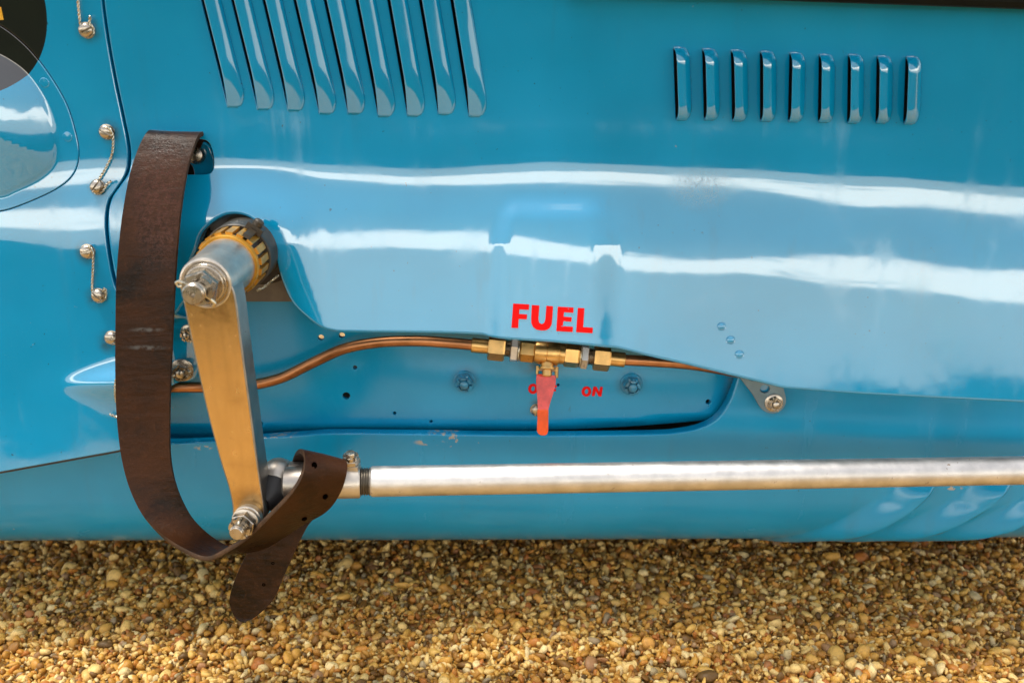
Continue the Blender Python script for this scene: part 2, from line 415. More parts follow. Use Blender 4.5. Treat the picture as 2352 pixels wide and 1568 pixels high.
def make_leather():
    m, t, b = mat_new('oiled_brown_leather'); g = NT(t); p = g.pos()
    a = g.noise(14, 5, .65, p, .5); f = g.noise(240, 5, .7, p, .3)
    c = g.mix(g.rng(a, .32, .68), (.0045, .0016, .0004), (.042, .0130, .0024))
    c = g.mix(g.m('MULTIPLY', g.rng(f, .5, .75), .5), c, (.075, .026, .007))
    # reddish sheen near the top put into the colour, over smoother grain
    k = g.m('MULTIPLY', g.spot(p, 372, 470, 75, 170, -.05, .7), g.rng(g.noise(330, 4, .7, p, 0, (1, 1, 1.4)), .42, .6))
    c = g.mix(g.m('MULTIPLY', k, .7), c, (.075, .030, .020))
    for y_, rx_ in ((756, 46), (795, 58)):                     # pale worn fold marks
        kk = g.m('MULTIPLY', g.spot(p, 338, y_, rx_, 7, -.076, .9), g.rng(g.noise(160, 4, .6, p), .35, .6)); c = g.mix(g.m('MULTIPLY', kk, .55), c, (.16, .17, .17))
    g.l(c, b.inputs['Base Color'])
    g.l(g.m('SUBTRACT', g.m('ADD', g.rng(a, .35, .65, .20, .42), g.m('MULTIPLY', f, .16)), g.m('MULTIPLY', k, .25)), b.inputs['Roughness'])
    h = g.m('ADD', g.m('ADD', f, g.m('MULTIPLY', g.noise(900, 3, .6, p), .4)), g.m('MULTIPLY', g.noise(60, 4, .6, p, .6, (.35, 1, 1.6)), 1.6))
    g.l(g.bump(h, .45, .0012), b.inputs['Normal']); b.inputs['Specular IOR Level'].default_value = .22
    return m
M_LEATHER = make_leather(); M_EDGE = plain('worn_leather_edge', (.060, .030, .013), .6, .45, 90, .3, .5, 500)
# ------------------------------------------------------------------ ground
def make_gravel(island):
    m, t, b = mat_new('pebble' if island else 'gravel_bed'); g = NT(t)
    cr_ = g.n('ShaderNodeValToRGB')
    stops = [(0, (.09, .050, .010)), (.12, (.26, .12, .018)), (.25, (.48, .24, .035)), (.38, (.60, .33, .06)), (.50, (.70, .46, .13)), (.62, (.82, .63, .30)), (.74, (.72, .52, .20)),
             (.80, (.55, .24, .03)), (.87, (.40, .13, .025)), (.91, (.30, .26, .19)), (.95, (.82, .68, .40))]
    stops = [(q, (c[0] * 1.0, c[1] * .93, c[2] * .74)) for q, c in stops]
    e = cr_.color_ramp.elements
    for i, (q, c) in enumerate(stops):
        el = e[i] if i < 2 else e.new(q)
        el.position = q; el.color = (*c, 1)
    p = g.pos()
    if island:
        g.l(g.n('ShaderNodeNewGeometry').outputs['Random Per Island'], cr_.inputs[0])
        c = g.mix(g.m('MULTIPLY', g.rng(g.noise(350, 4, .6, p), .4, .7), .35), cr_.outputs[0], (.25, .13, .04))
    else:
        v = g.n('ShaderNodeTexVoronoi'); v.inputs['Scale'].default_value = 150; g.l(p, v.inputs['Vector'])
        sp_ = g.n('ShaderNodeSeparateColor'); g.l(v.outputs['Color'], sp_.inputs[0]); g.l(sp_.outputs[0], cr_.inputs[0])
        c = g.mix(g.rng(v.outputs['Distance'], .45, .8, 0, .7), g.mix(.35, cr_.outputs[0], (.42, .25, .07)), (.10, .06, .02))
        g.l(g.bump(g.m('SUBTRACT', 1.0, v.outputs['Distance']), .8, .006), b.inputs['Normal'])
    g.l(c, b.inputs['Base Color']); b.inputs['Roughness'].default_value = .55
    return m
gm = mesh('ground', [(-120, -120, GZ), (120, -120, GZ), (120, 120, GZ), (-120, 120, GZ)], [(0, 1, 2, 3)], make_gravel(False), False)
ground = put('ground', gm); ground['kind'] = 'structure'; ground['label'] = 'golden pea gravel ground running under the blue car'; ground['category'] = 'ground'
def build_gravel():
    bm = bmesh.new(); bmesh.ops.create_icosphere(bm, subdivisions=2, radius=1)
    bv = np.array([tuple(v.co) for v in bm.verts]); bf = np.array([[v.index for v in f.verts] for f in bm.faces]); bm.free()
    shapes = []
    for k in range(14):
        q = nrng.normal(size=(5, 3)); a = nrng.uniform(-.28, .28, 5)
        d = 1 + sum(ai * np.cos((bv @ qi) * 1.6) for ai, qi in zip(a, q)) * .55
        s_ = bv * d[:, None]
        for _ in range(5):                                  # worn flats
            n = nrng.normal(size=3); n /= np.linalg.norm(n); h = nrng.uniform(.45, .85); e = np.maximum(s_ @ n - h, 0); s_ = s_ - e[:, None] * n * .85
        shapes.append(s_)
    P = []
    def layer(n, z0, z1, s0, s1, x0, x1, y0, y1):
        for _ in range(n):
            P.append((rnd.uniform(x0, x1), rnd.uniform(y0, y1), rnd.uniform(z0, z1), min(s1 * 1.9, s0 * math.exp(rnd.gauss(0, .40)))))
    x0, x1, y0, y1 = -.68, .68, -.13, .22
    A = (x1 - x0) * (y1 - y0)
    layer(int(A * 42000), GZ + .000, GZ + .0035, .0028, .0050, x0, x1, y0, y1)
    layer(int(A * 23000), GZ + .0035, GZ + .0054, .0027, .0050, x0, x1, y0, y1)
    n = len(P); nv = len(bv); V = np.zeros((n * nv, 3)); F = np.zeros((n * len(bf), 3), int)
    for i, (x, y, z, s_) in enumerate(P):
        sh = shapes[rnd.randrange(14)]
        q = nrng.normal(size=4); q /= np.linalg.norm(q); a_, b_, c_, d_ = q
        R = np.array([[1 - 2 * (c_ * c_ + d_ * d_), 2 * (b_ * c_ - d_ * a_), 2 * (b_ * d_ + c_ * a_)], [2 * (b_ * c_ + d_ * a_), 1 - 2 * (b_ * b_ + d_ * d_), 2 * (c_ * d_ - b_ * a_)], [2 * (b_ * d_ - c_ * a_), 2 * (c_ * d_ + b_ * a_), 1 - 2 * (b_ * b_ + c_ * c_)]])
        sc = np.array([rnd.uniform(1.0, 1.6), rnd.uniform(.75, 1.1), rnd.uniform(.45, .85)]) * s_
        V[i * nv:(i + 1) * nv] = (sh * sc) @ R.T + (x, y, z); F[i * len(bf):(i + 1) * len(bf)] = bf + i * nv
    me = bpy.data.meshes.new('gravel'); me.vertices.add(len(V)); me.vertices.foreach_set('co', V.ravel())
    me.loops.add(len(F) * 3); me.loops.foreach_set('vertex_index', F.ravel()); me.polygons.add(len(F))
    me.polygons.foreach_set('loop_start', np.arange(0, len(F) * 3, 3)); me.polygons.foreach_set('use_smooth', np.ones(len(F), bool))
    me.materials.append(make_gravel(True)); me.update(calc_edges=True)
    return put('gravel', me)
lawn = put('lawn', mesh('lawn', [(-120, -120, GZ + .004), (120, -120, GZ + .004), (120, -1.25, GZ + .004), (-120, -1.25, GZ + .004)], [(0, 1, 2, 3)], plain('mown_grass', (.014, .024, .007), .9, .4, 6, .1), False))
lawn['kind'] = 'structure'; lawn['label'] = 'dark mown grass beyond the gravel'
tag(build_gravel(), 'loose golden and cream pebbles strewn under the edge of the car', 'gravel', kind='stuff')
# ------------------------------------------------------------------ the car's side: depth of the skin over the drawing grid
def ss(a, b, x):
    t = np.clip((np.asarray(x, float) - a) / (b - a), 0, 1); return t * t * (3 - 2 * t)
def gsm(A, s, ax):
    k = np.exp(-.5 * (np.arange(-4 * s, 4 * s + 1) / s) ** 2); k /= k.sum(); r = len(k) // 2
    pad = [(0, 0), (0, 0)]; pad[ax] = (r, r); B = np.pad(A, pad, mode='edge')
    return np.apply_along_axis(lambda v: np.convolve(v, k, 'valid'), ax, B)
XS = np.arange(-480, 2601, 8.); YS = np.arange(-200, 1401, 4.)
C1 = np.interp(XS, [-240, 0, 240, 500, 640, 960, 1250, 1500, 1800, 2100, 2600], [400, 395, 378, 376, 380, 402, 384, 392, 405, 424, 462])
C2 = np.interp(XS, [-240, 0, 240, 640, 900, 1110, 1430, 1700, 2000, 2600], [505, 492, 478, 513, 519, 525, 560, 574, 598, 655])
C3 = np.interp(XS, [-240, 300, 640, 800, 1110, 1430, 1700, 1838, 2600], [1083, 1060, 760, 756, 763, 796, 860, 888, 932])
BW = np.interp(XS, [-240, 300, 1100, 1500, 2600], [48, 48, 48, 52, 72])     # width of the crown of the bulge
def ss(a, b, x):
    t = np.clip((np.asarray(x, float) - a) / (b - a), 0, 1); return t * t * (3 - 2 * t)
def skin_grid():
    th_h = .5 * (PITCH + np.arctan((YS - 784) / FPX)); E_ = np.zeros((len(XS), len(YS)))
    for i, (c1, c2, c3, bw) in enumerate(zip(C1, C2, C3, BW)):
        mid = .5 * (c1 + c2 + 30); c3v = float(np.interp(XS[i], [640, 1400, 1800, 2400], [1.2, .8, -1.2, -3])); up_ = float(np.interp(XS[i], [0, 420, 700, 1100, 1750, 2050, 2300], [-5, -3.5, -1., -.8, -1., -3, -6])); b1 = float(np.interp(XS[i], [0, 300, 500, 640, 1000, 1250, 2100, 2400], [34, 30, 30, 20, 20, 36, 40, 34]))
        kp = [-200, c1 - 300, c1 - 165, c1 - 100, c1 - 48, c1 - 8, c1 + 6, c1 + 6 + b1, c1 + 20 + b1, mid, c2 - 26, c2 - 4, c2 + bw, c2 + bw + 12, c2 + bw + 60, c3, c3 + 200]
        wr = float(ss(480, 640, XS[i])); mxe = lambda l, r: l * (1 - wr) + r * wr
        ke = [-14, -10, -6.5, up_, -5.5, -.5, 5.2, 10., 13, 16.5, 13.5, 11, 4.6, mxe(1, 3.0), mxe(-6, 2.4), mxe(-12, c3v), mxe(-13, c3v - 3)]
        E_[i] = np.interp(YS, kp, ke)
    E_ = gsm(gsm(E_, 2, 1), 3, 0)
    th = th_h[None] + np.radians(E_) / 2
    z = PT(1176, YS, 0.0)[:, 2]; tm = np.tan(.5 * (th[:, 1:] + th[:, :-1])); tv = np.tan(PITCH + np.arctan((.5 * (YS[1:] + YS[:-1]) - 784) / FPX))[None]; dY = tm / (1 + tm * tv) * np.diff(z)[None]
    Y = np.concatenate([np.zeros((len(XS), 1)), np.cumsum(dY, 1)], 1)
    j = int((330 - YS[0]) / 4); Y -= Y[:, j:j + 1]
    return Y
YG = skin_grid()
def bil(px, py):
    u = np.clip((px - XS[0]) / 8, 0, len(XS) - 1.001); v = np.clip((py - YS[0]) / 4, 0, len(YS) - 1.001)
    i = u.astype(int); j = v.astype(int); fu = u - i; fv = v - j
    def bs(t): return [(1 - t) ** 3 / 6, (3 * t ** 3 - 6 * t * t + 4) / 6, (-3 * t ** 3 + 3 * t * t + 3 * t + 1) / 6, t ** 3 / 6]
    a, b = bs(fu), bs(fv); out = 0
    for p in range(4):
        ii = np.clip(i + p - 1, 0, len(XS) - 1)
        for q in range(4): out = out + a[p] * b[q] * YG[ii, np.clip(j + q - 1, 0, len(YS) - 1)]
    return out
WV = [(nrng.uniform(-1, 1) * 2 * np.pi / nrng.uniform(150, 420), nrng.uniform(-1, 1) * 2 * np.pi / nrng.uniform(180, 420), nrng.uniform(0, 6.3)) for _ in range(12)]
DENT = [(nrng.uniform(-60, 250), nrng.uniform(570, 1000), nrng.uniform(60, 130), nrng.uniform(50, 110), nrng.uniform(-.0006, .0006)) for _ in range(14)] + [(rnd.uniform(700, 2300), rnd.uniform(40, 330), rnd.uniform(60, 160), rnd.uniform(40, 90), rnd.uniform(-.0004, .0004)) for _ in range(14)]
def skinY(px, py):
    px = np.asarray(px, float); py = np.asarray(py, float)
    Y = bil(px, py)
    # the long bulge starts with a step behind the steering arm
    xe = np.interp(py, [380, 460, 560, 650, 760], [640, 648, 640, 664, 700])
    Y = Y + .012 * (1 - ss(-60, 50, px - xe)) * ss(400, 640, py) * ss(330, 440, px) - .014
    # flare round the steering shaft opening
    r = np.sqrt(((px - 545) / 1.0) ** 2 + ((py - 600) / 1.25) ** 2)
    Y = Y - .011 * ss(380, 530, py) * ss(280, 110, r) * ss(300, 420, px) * ss(760, 570, px)
    # cover pressed over the fuel tap
    lo = np.interp(py, [470, 560, 780], [1138, 1116, 1106]); li = np.interp(py, [470, 560, 780], [1194, 1176, 1168])
    ri = np.interp(py, [470, 560, 780], [1332, 1350, 1346]); ro = np.interp(py, [470, 560, 780], [1418, 1440, 1434])
    s5 = lambda t: (lambda q: q ** 3 * (q * (q * 6 - 15) + 10))(np.clip(t, 0, 1))
    Y = Y - .0062 * s5((px - lo) / (li - lo)) * s5((ro - px) / (ro - ri)) * s5((py - 436) / 78)
    for a, b, c in WV: Y = Y + .000035 * np.sin(a * px + b * py + c)
    for cx, cy, sx, sy, h in DENT: Y = Y + h * np.exp(-((px - cx) / sx) ** 2 - ((py - cy) / sy) ** 2)
    # blister where the fuel pipe runs out
    t = np.clip((px - 128) / 170, 0, 1.2); wv = 18 + 30 * t; q = (py - (884 - 4 * t)) / wv
    Y = Y - .010 * ss(0, 1.0, t) * np.exp(-np.abs(q) ** 2.0 * 1.7) * ss(420, 330, px)
    return Y
def map_skin(px, py, d): return PT(px, py, skinY(px, py) + d)
def map_at(Y0):
    return lambda px, py, d: PT(px, py, Y0 + d + 0 * np.asarray(px, float))
car = thing('racing_car', (0, .35, GZ), 'side of a light blue vintage racing car with louvres and leather strap standing on gravel', 'racing car')
# ------------------------------------------------------------------ louvre places
BIG = [((461, 0), (523, 246)), ((530, 0), (592, 252)), ((602, 0), (662, 255)), ((673, 0), (734, 262)), ((743, 0), (800, 262)), ((816, 0), (868.6, 268)), ((889, 0), (936, 267)), ((961.6, 0), (1007, 263)), ((1034, 0), (1077, 268))]
SMALL = [((1546.6, 111), (1552, 275)), ((1613, 114), (1617, 275)), ((1679, 117), (1682, 277)), ((1746, 120), (1746, 278)), ((1813.5, 123), (1810, 279)), ((1881, 127), (1879, 280)), ((1948, 127), (1946, 282)), ((2014, 131), (2011.5, 282)), ((2080.5, 132), (2075, 284))]
LOUV = []
for (a, b) in BIG:
    d = np.array(b) - np.array(a); LOUV.append((np.array(a) - d * .62, np.array(b), 45., .0062, 9., 8., 'big'))
for i, (a, b) in enumerate(SMALL): LOUV.append((np.array(a, float), np.array(b, float), 36., .0100, 12., 7., 'small'))
def slot_poly(L):
    a, b, wd, H, sw, lip, kind = L
    n = 26; ts = np.linspace(0, 1, n); c = a[None] + (b - a)[None] * ts[:, None]
    if kind == 'big': c[:, 0] -= 6 * (1 - ts) * 0 + 7 * np.sin(np.pi * ts) * 0
    ln = np.linalg.norm(b - a); e = np.minimum(np.minimum(ts * ln / 20, (1 - ts) * ln / 20), 1); e = np.sqrt(np.maximum(e, .004))
    left = c - np.array([1.5, 0]); right = c + np.stack([sw * e, 0 * e], 1)
    return np.concatenate([left, right[::-1]])
# ------------------------------------------------------------------ bonnet side panel with the long bulge
seam = catmull([(232, -60), (234, 0), (246, 90), (262, 180), (280, 265), (293, 330), (295, 370), (288, 402), (268, 432), (250, 460), (243, 500), (245, 550), (256, 620), (266, 660)], 6)
arch = catmull([(433, 597), (444, 569), (457, 533), (483, 505), (509, 489), (534, 484), (560, 487), (585, 500), (611, 528), (632, 569), (644, 615), (654, 648), (675, 692), (708, 725), (739, 746), (765, 754), (804, 757), (1000, 759), (1108, 763)], 6)
low = catmull([(1109, 763), (1150, 772), (1280, 781), (1396, 792), (1427, 796), (1495, 813), (1580, 832), (1693, 859), (1772, 878), (1800, 885), (1845, 889), (2000, 900), (2352, 918), (2470, 923)], 7)
outl = np.concatenate([seam + np.array([10.5, 0]), lines([(276, 700), (300, 735), (340, 748), (375, 738), (403, 712), (421, 687), (430, 640)], 6), arch, low[1:], lines([(2470, 915), (2470, -60)], 14), lines([(2460, -60), (245, -60)], 14)])
ohole = catmull([(350, 336), (365, 322), (450, 318), (478, 324), (489, 345), (493, 372), (490, 392), (478, 401), (440, 403), (365, 402), (352, 390)], 5, True)
bonnet = panel('bonnet_panel', outl, map_skin, M_PAINT, car, [slot_poly(L) for L in LOUV] + [ohole], sp=9, rim=6.5)
cov_o = catmull([(-220, 60), (-150, 30), (-70, 30), (0, 62), (60, 110), (110, 172), (150, 240), (172, 310), (178, 358), (166, 398), (130, 430), (60, 463), (0, 482), (-80, 486), (-160, 470), (-220, 430)], 6)
_t = np.gradient(cov_o, axis=0); _t /= np.linalg.norm(_t, axis=1)[:, None]; cov_h = cov_o + np.stack([_t[:, 1], -_t[:, 0]], 1) * 5.5
cov_h = np.concatenate([cov_h, lines([(-229, 422), (-250, 330), (-250, 160), (-229, 70)], 8)])
cov = np.concatenate([cov_o, lines([(-224, 422), (-244, 330), (-244, 160), (-224, 70)], 8)])
# left-hand (scuttle) panel
sp_out = np.concatenate([lines([(-420, -60), (224, -60)], 14)[:-1], seam[:-1] - np.array([4.5, 0]), lines([(262, 660), (290, 720), (340, 738), (400, 722), (440, 735), (456, 760), (456, 835)], 6),
    catmull([(456, 835), (450, 860), (436, 872), (410, 876), (380, 900), (376, 960), (350, 1012), (276, 1031), (200, 1045), (100, 1063), (0, 1081), (-150, 1106), (-420, 1140)], 6)[1:], lines([(-420, 1130), (-420, -50)], 14)])
scuttle = panel('scuttle_panel', sp_out, lambda px, py, d: PT(px, py, skinY(px, py) + d + .022 * ss(300, 400, px) * ss(640, 740, py)), M_ROUND, car, [cov_h], sp=9, rim=2.5, hole_flange=.010, extra=np.stack([q.ravel() for q in np.meshgrid(np.arange(112, 300, 3.), np.arange(828, 940, 3.))], 1))
gap_line = catmull([(-420, 1143), (-150, 1109), (0, 1084), (100, 1066), (200, 1048), (276, 1034), (350, 1016)], 8)
MB().tube([PT(x, y, skinY(np.array(x), np.array(y)) + .0045) for x, y in gap_line], .0014, 8).obj('gap_shade_line', M_RUBBER, scuttle)  # black strip added along the seam for the shade in the gap
# ------------------------------------------------------------------ louvres
def louvre(L):
    a, b, wd, H, sw, lip, kind = L
    ns, nt_ = 40, 12; ln = np.linalg.norm(b - a)
    s_ = .5 - .5 * np.cos(np.linspace(0, np.pi, ns)); s_ = .5 * s_ + .5 * np.linspace(0, 1, ns)
    V = np.zeros((ns, nt_, 3))
    for i, s in enumerate(s_):
        c = a + (b - a) * s; endw = wd * (1.0 if kind == 'small' else 2.4)
        e = min(s * ln / endw, (1 - s) * ln / endw, 1.0); e = math.sqrt(max(0, 1 - (1 - e) ** 2)) if kind == 'small' else math.sin(e * math.pi / 2)
        t = np.linspace(0, 1, nt_)
        wl = wd * (.55 + .45 * e) if kind == 'small' else wd * (.45 + .55 * math.sqrt(max(0, 1 - (1 - min(1, s * ln / 46, (1 - s) * ln / 46)) ** 2)))
        px = c[0] + lip * e + (wl - lip * e) * (1 - (1 - t) ** 1.15); py = c[1] + 0 * t
        u = t if kind == 'small' else t
        h = H * e * (np.maximum(0, 1 - u ** 2.1) ** .80 if kind == 'small' else np.maximum(0, 1 - u ** 1.9) ** 1.15)
        Y = skinY(px, py) - h + .0004 * (t > .97) - .0003 + .0006 * (1 - e)
        V[i] = PT(px, py, Y)
    F = [(i * nt_ + j, i * nt_ + j + 1, (i + 1) * nt_ + j + 1, (i + 1) * nt_ + j) for i in range(ns - 1) for j in range(nt_ - 1)]
    loc = WORLD[bonnet.name].to_translation(); Vv = V.reshape(-1, 3) - np.array(loc)
    me = mesh('louvre', Vv, F, M_PAINT, True, 80)
    o = put('louvre', me, bonnet, Matrix.Translation(loc))
    sm = o.modifiers.new('thickness', 'SOLIDIFY'); sm.thickness = .0010; sm.offset = -1
    return o
for L in LOUV: louvre(L)
# ------------------------------------------------------------------ lower fairing
ZG = PT(1176, YS, 0.0)[:, 2]
tf = np.radians(np.interp(YS, [-200, 850, 1000, 1060, 1110, 1150, 1400], [8, 8, 7, 4, 0, -6, -10]))
FY = np.concatenate([[0], np.cumsum(np.tan(.5 * (tf[1:] + tf[:-1])) * np.diff(ZG))]); FY -= np.interp(1010, YS, FY); FY += .003
PB = 1150.
def arcR(px): return np.interp(px, [-200, 0, 1176, 2352, 2500], [.0960, .0952, .0935, .0875, .087])
def map_fair0(px, py, d):
    px = np.asarray(px, float); py = np.asarray(py, float)
    up_ = PT(px, np.minimum(py, PB), np.interp(np.minimum(py, PB), YS, FY) + (d if np.isscalar(d) else d))
    R = arcR(px); th0 = math.radians(-6); s = np.maximum(py - PB, 0) * K
    th = np.maximum(th0 - s / R, -math.pi / 2); ex = np.maximum(s - R * (math.pi / 2 + th0), 0)
    out = up_.copy()
    out[..., 1] += R * (math.cos(th0) - np.cos(th)) + ex; out[..., 2] += R * (np.sin(th) - math.sin(th0))
    return out
dom = np.arange(1150, 1500, 4.); im = proj(map_fair0(np.full_like(dom, 2050.), dom, 0))[1]
mx = int(np.argmax(im)); im2d = lambda y: np.interp(y, im[:mx + 1], dom[:mx + 1])
RIB = [((1868, 1226), (2125, 1098)), ((2012, 1226), (2300, 1096)), ((2156, 1226), (2460, 1096))]
def map_fair(px, py, d):
    p = map_fair0(px, py, d); px = np.asarray(px, float); py = np.asarray(py, float)
    h = 0
    for (x0, y0), (x1, y1) in RIB:
        Yd0, Yd1 = 1345., y1; cx = x0 + (x1 - x0) * np.clip((Yd0 - py) / (Yd0 - Yd1), -.6, 1.2) ** 1.0 if False else x0 + (x1 - x0) * (Yd0 - py) / (Yd0 - Yd1)
        u = (px - cx)
        h = h + .013 * ss(-70, 22, u) * ss(44, 20, u) * ss(1080, 1125, py) * (1 - .68 * ss(1215, 1340, py))
    nrm_t = np.maximum(py - PB, 0) * K / arcR(px) + math.radians(6)
    p[..., 1] -= h * np.cos(nrm_t); p[..., 2] -= h * np.sin(nrm_t)
    for a, b, c in WV[:6]: p[..., 1] += .00012 * np.sin(a * px * .7 + b * py + c)
    return p
ftop = catmull([(-420, 1105), (-150, 1078), (0, 1052), (150, 1030), (280, 1018), (395, 1021), (500, 1017), (600, 1010), (700, 1003), (760, 999), (900, 1000), (1000, 1001), (1100, 1003), (1300, 1004), (1500, 1001), (1560, 997), (1612, 986), (1650, 964), (1678, 926), (1695, 882), (1702, 850), (1704, 820)], 7)
fout = np.concatenate([ftop, lines([(1720, 818), (1900, 860), (2470, 880)], 14), lines([(2470, 890), (2470, 1560)], 14), lines([(2460, 1560), (-420, 1560)], 14), lines([(-420, 1550), (-420, 1115)], 14)])
fairing = panel('lower_fairing', fout, map_fair, M_LOW, car, sp=10, rim=5.0)
# ------------------------------------------------------------------ recessed chassis plate
PLY = .020
def map_plate(px, py, d):
    px = np.asarray(px, float); py = np.asarray(py, float)
    Y = PLY + d + .006 * ((py - 850) / 150.) ** 2 * (py > 850) * .35
    Y = Y + .030 * ss(1625, 1760, px) + .012 * ss(975, 1005, py + 26 * ss(1150, 1680, px))
    for a, b, c in WV[3:8]: Y = Y + .00012 * np.sin(a * px + b * py + c)
    return PT(px, py, Y)
pout = np.concatenate([lines([(330, 640), (560, 650), (690, 672), (760, 700), (1750, 760)], 12), lines([(1750, 770), (1745, 930)], 8), catmull([(1740, 948), (1600, 966), (1400, 981), (1160, 991), (930, 997), (600, 1002), (395, 1004), (330, 1004)], 8), lines([(330, 990), (330, 650)], 12)])
HOL = [(737, 775, 8.5, 7.5), (785, 770, 8.5, 7.5), (815, 844, 6.5, 6), (795, 909, 10.5, 9.5), (906, 949, 5.5, 5), (990, 968, 5.5, 4.5), (1627, 923, 7.5, 7), (1282, 884, 4.5, 4.5), (600, 974, 5, 7), (1628, 933, 2.2, 2.2)]
plate = panel('chassis_plate', pout, map_plate, M_DULL, car, [ell(x, y, a, b, 14) for x, y, a, b in HOL], sp=12, rim=4, hole_flange=.004)
# brown plate above it under the steering shaft
panel('side_plate', lines([(540, 640), (600, 640), (690, 600), (700, 660), (700, 691), (540, 691), (540, 646)], 8), map_at(.012), M_PLATE, car, sp=20, rim=2, flange=.006)
# ------------------------------------------------------------------ inside of the car and the shell out of the picture
def sheet(name, V, F, mat, parent, smooth=False):
    m = MB(); m.add(V, F); return m.obj(name, mat, parent, smooth)
x0, x1, y0, y1, z0, z1 = -.68, .66, .075, .72, .085, .66
sheet('engine_bay', [(x0, y0, z0), (x1, y0, z0), (x1, y1, z0), (x0, y1, z0), (x0, y0, z1), (x1, y0, z1), (x1, y1, z1), (x0, y1, z1),], [(3, 2, 6, 7), (0, 3, 7, 4), (1, 5, 6, 2), (4, 7, 6, 5)], M_INSIDE, car)
m = MB(); prof = [(.005, .632), (.03, .665), (.10, .70), (.35, .73), (.62, .70), (.74, .62), (.76, .3), (.72, .10)]
V = []; F = []
for i, (y, z) in enumerate(prof): V += [(-.68, y, z), (.68, y, z)]
for i in range(len(prof) - 1): F.append((2 * i, 2 * i + 1, 2 * i + 3, 2 * i + 2))
m.add(V, F); m.obj('bonnet_top', M_PAINT, car, True, 80)
m = MB(); m.add([(-.68, .09, .056), (.68, .09, .056), (.68, .74, .060), (-.68, .74, .060)], [(0, 1, 2, 3)]); m.obj('undertray', M_SHIELD, car, False)
# dark riveted strip, top right; overhang out of view added to shade the panel
shp = PT(1480, -2, -.044); shq = PT(2470, 28, -.044)
SV = []; SF = []
for x, zz in ((shp[0] - .06, shp[2] + .005), (shq[0] + .1, shq[2] - .002)):
    for (yy, dz) in ((.02, .0), (-.042, .0), (-.046, .004), (-.047, .030), (-.066, .030), (-.080, .036), (-.084, .060), (-.07, .11), (.03, .115)):
        SV.append((x, yy, zz + dz))
n = 9
for i in range(n): SF.append((i, (i + 1) % n, n + (i + 1) % n, n + i))
SF += [tuple(range(n))[::-1], tuple(range(n, 2 * n))]
m = MB(); m.add(SV, SF); shield = m.obj('strip_shade_overhang', M_SHIELD, car, True, 30); shield['label'] = 'dark green riveted strip above the small louvres with an added shading overhang'
# ------------------------------------------------------------------ bubble cover on the scuttle
dom_e = catmull([(-205, 300), (-200, 190), (-150, 120), (-60, 104), (0, 125), (60, 165), (105, 226), (130, 290), (137, 340), (126, 382), (92, 414), (40, 440), (0, 455), (-80, 452), (-160, 410), (-205, 300)], 6)
dome_poly = dom_e
DOM1 = catmull([tuple(q) for q in dom_e], 1.0)
_t = np.gradient(DOM1[::3], axis=0); _t /= np.linalg.norm(_t, axis=1)[:, None]; _n = np.stack([-_t[:, 1], _t[:, 0]], 1)
DOMX = np.concatenate([DOM1[::3] + _n * q for q in (-2.5, 0, 2.5, 5, 8, 11.5, 16)])
def coverY(px, py):
    Q = np.stack([np.ravel(px), np.ravel(py)], 1); d = mindist(Q, DOM1).reshape(np.shape(px)); ins = inside(dome_poly, Q).reshape(np.shape(px))
    d = np.where(ins, d, 0); t = np.clip(d / 240, 0, 1); t2 = np.clip(d / 16, 0, 1)
    return skinY(px, py) - .0004 - .019 * (1 - (1 - t) ** 2.2) * (t2 * t2 * (3 - 2 * t2) * .5 + .5)
cover = panel('access_cover', cov, lambda px, py, d: PT(px, py, coverY(np.asarray(px, float), np.asarray(py, float)) + d), M_ROUND, car, sp=8, rim=1.8, flange=.004, extra=DOMX)
cover['label'] = 'domed blue cover with a riveted flange crossed by the black number roundel'
for q in ((155, 314), (102, 190)):
    MB().lathe([(.0040, -.0006), (.0040, .0001), (.0035, .0005), (0, .0007)], 20).obj('rivet', M_ROUND, cover, M=surf(lambda a, b, d: PT(a, b, skinY(a, b) - .0004 + d), *q))
yl = panel('number_fragment', lines([(-40, 12), (2, 17), (8, 46), (-36, 48), (-40, 18)], 6), lambda px, py, d: PT(px, py, skinY(px, py) + d - .0006), M_YELLOW, scuttle, sp=20, rim=.2, flange=.0002)
# ------------------------------------------------------------------ lettering
def decal(name, poly, mapf, mat, parent, holes=(), lift=-.0005):
    return panel(name, poly, lambda px, py, d: mapf(px, py, d + lift), mat, parent, holes, sp=7, rim=.15, flange=.0003, hole_flange=.0003)
def z4(p): return [(1033.6 + x * .3418, 631.6 + y * .3418) for x, y in p]
def res(p, st=4): p = list(p); return lines(p + [p[0]], st)[:-1]
FUEL = [[(425, 192), (532, 198), (529, 233), (466, 230), (464, 262), (518, 265), (515, 297), (461, 294), (457, 356), (413, 353)],
        [(550, 202), (600, 205), (594, 285), (594, 305), (601, 322), (616, 330), (631, 324), (639, 308), (642, 290), (648, 207), (692, 211), (686, 300), (682, 332), (668, 357), (645, 370), (615, 372), (582, 366), (558, 348), (547, 322), (546, 295)],
        [(725, 213), (830, 219), (828, 253), (765, 249), (763, 280), (818, 284), (815, 313), (761, 309), (758, 344), (826, 348), (823, 382), (715, 376)],
        [(860, 221), (903, 224), (894, 350), (960, 354), (957, 390), (848, 383)]]
for L in FUEL: decal('letter', res(z4(L)), map_skin, M_RED, bonnet)
def Oring(cx, cy): return np.array(z4(ell(cx, cy, 32, 34, 26, .2))), np.array(z4(ell(cx, cy, 13, 18, 18, .2)))
for cx, cy in ((917, 782), (558, 764)):
    o_, i_ = Oring(cx, cy); decal('letter', o_, map_plate, M_RED, plate, [i_])
decal('letter', res(z4([(953, 813), (964, 750), (985, 750), (1003, 787), (1009, 751), (1027, 752), (1017, 815), (998, 814), (979, 777), (972, 813)])), map_plate, M_RED, plate)
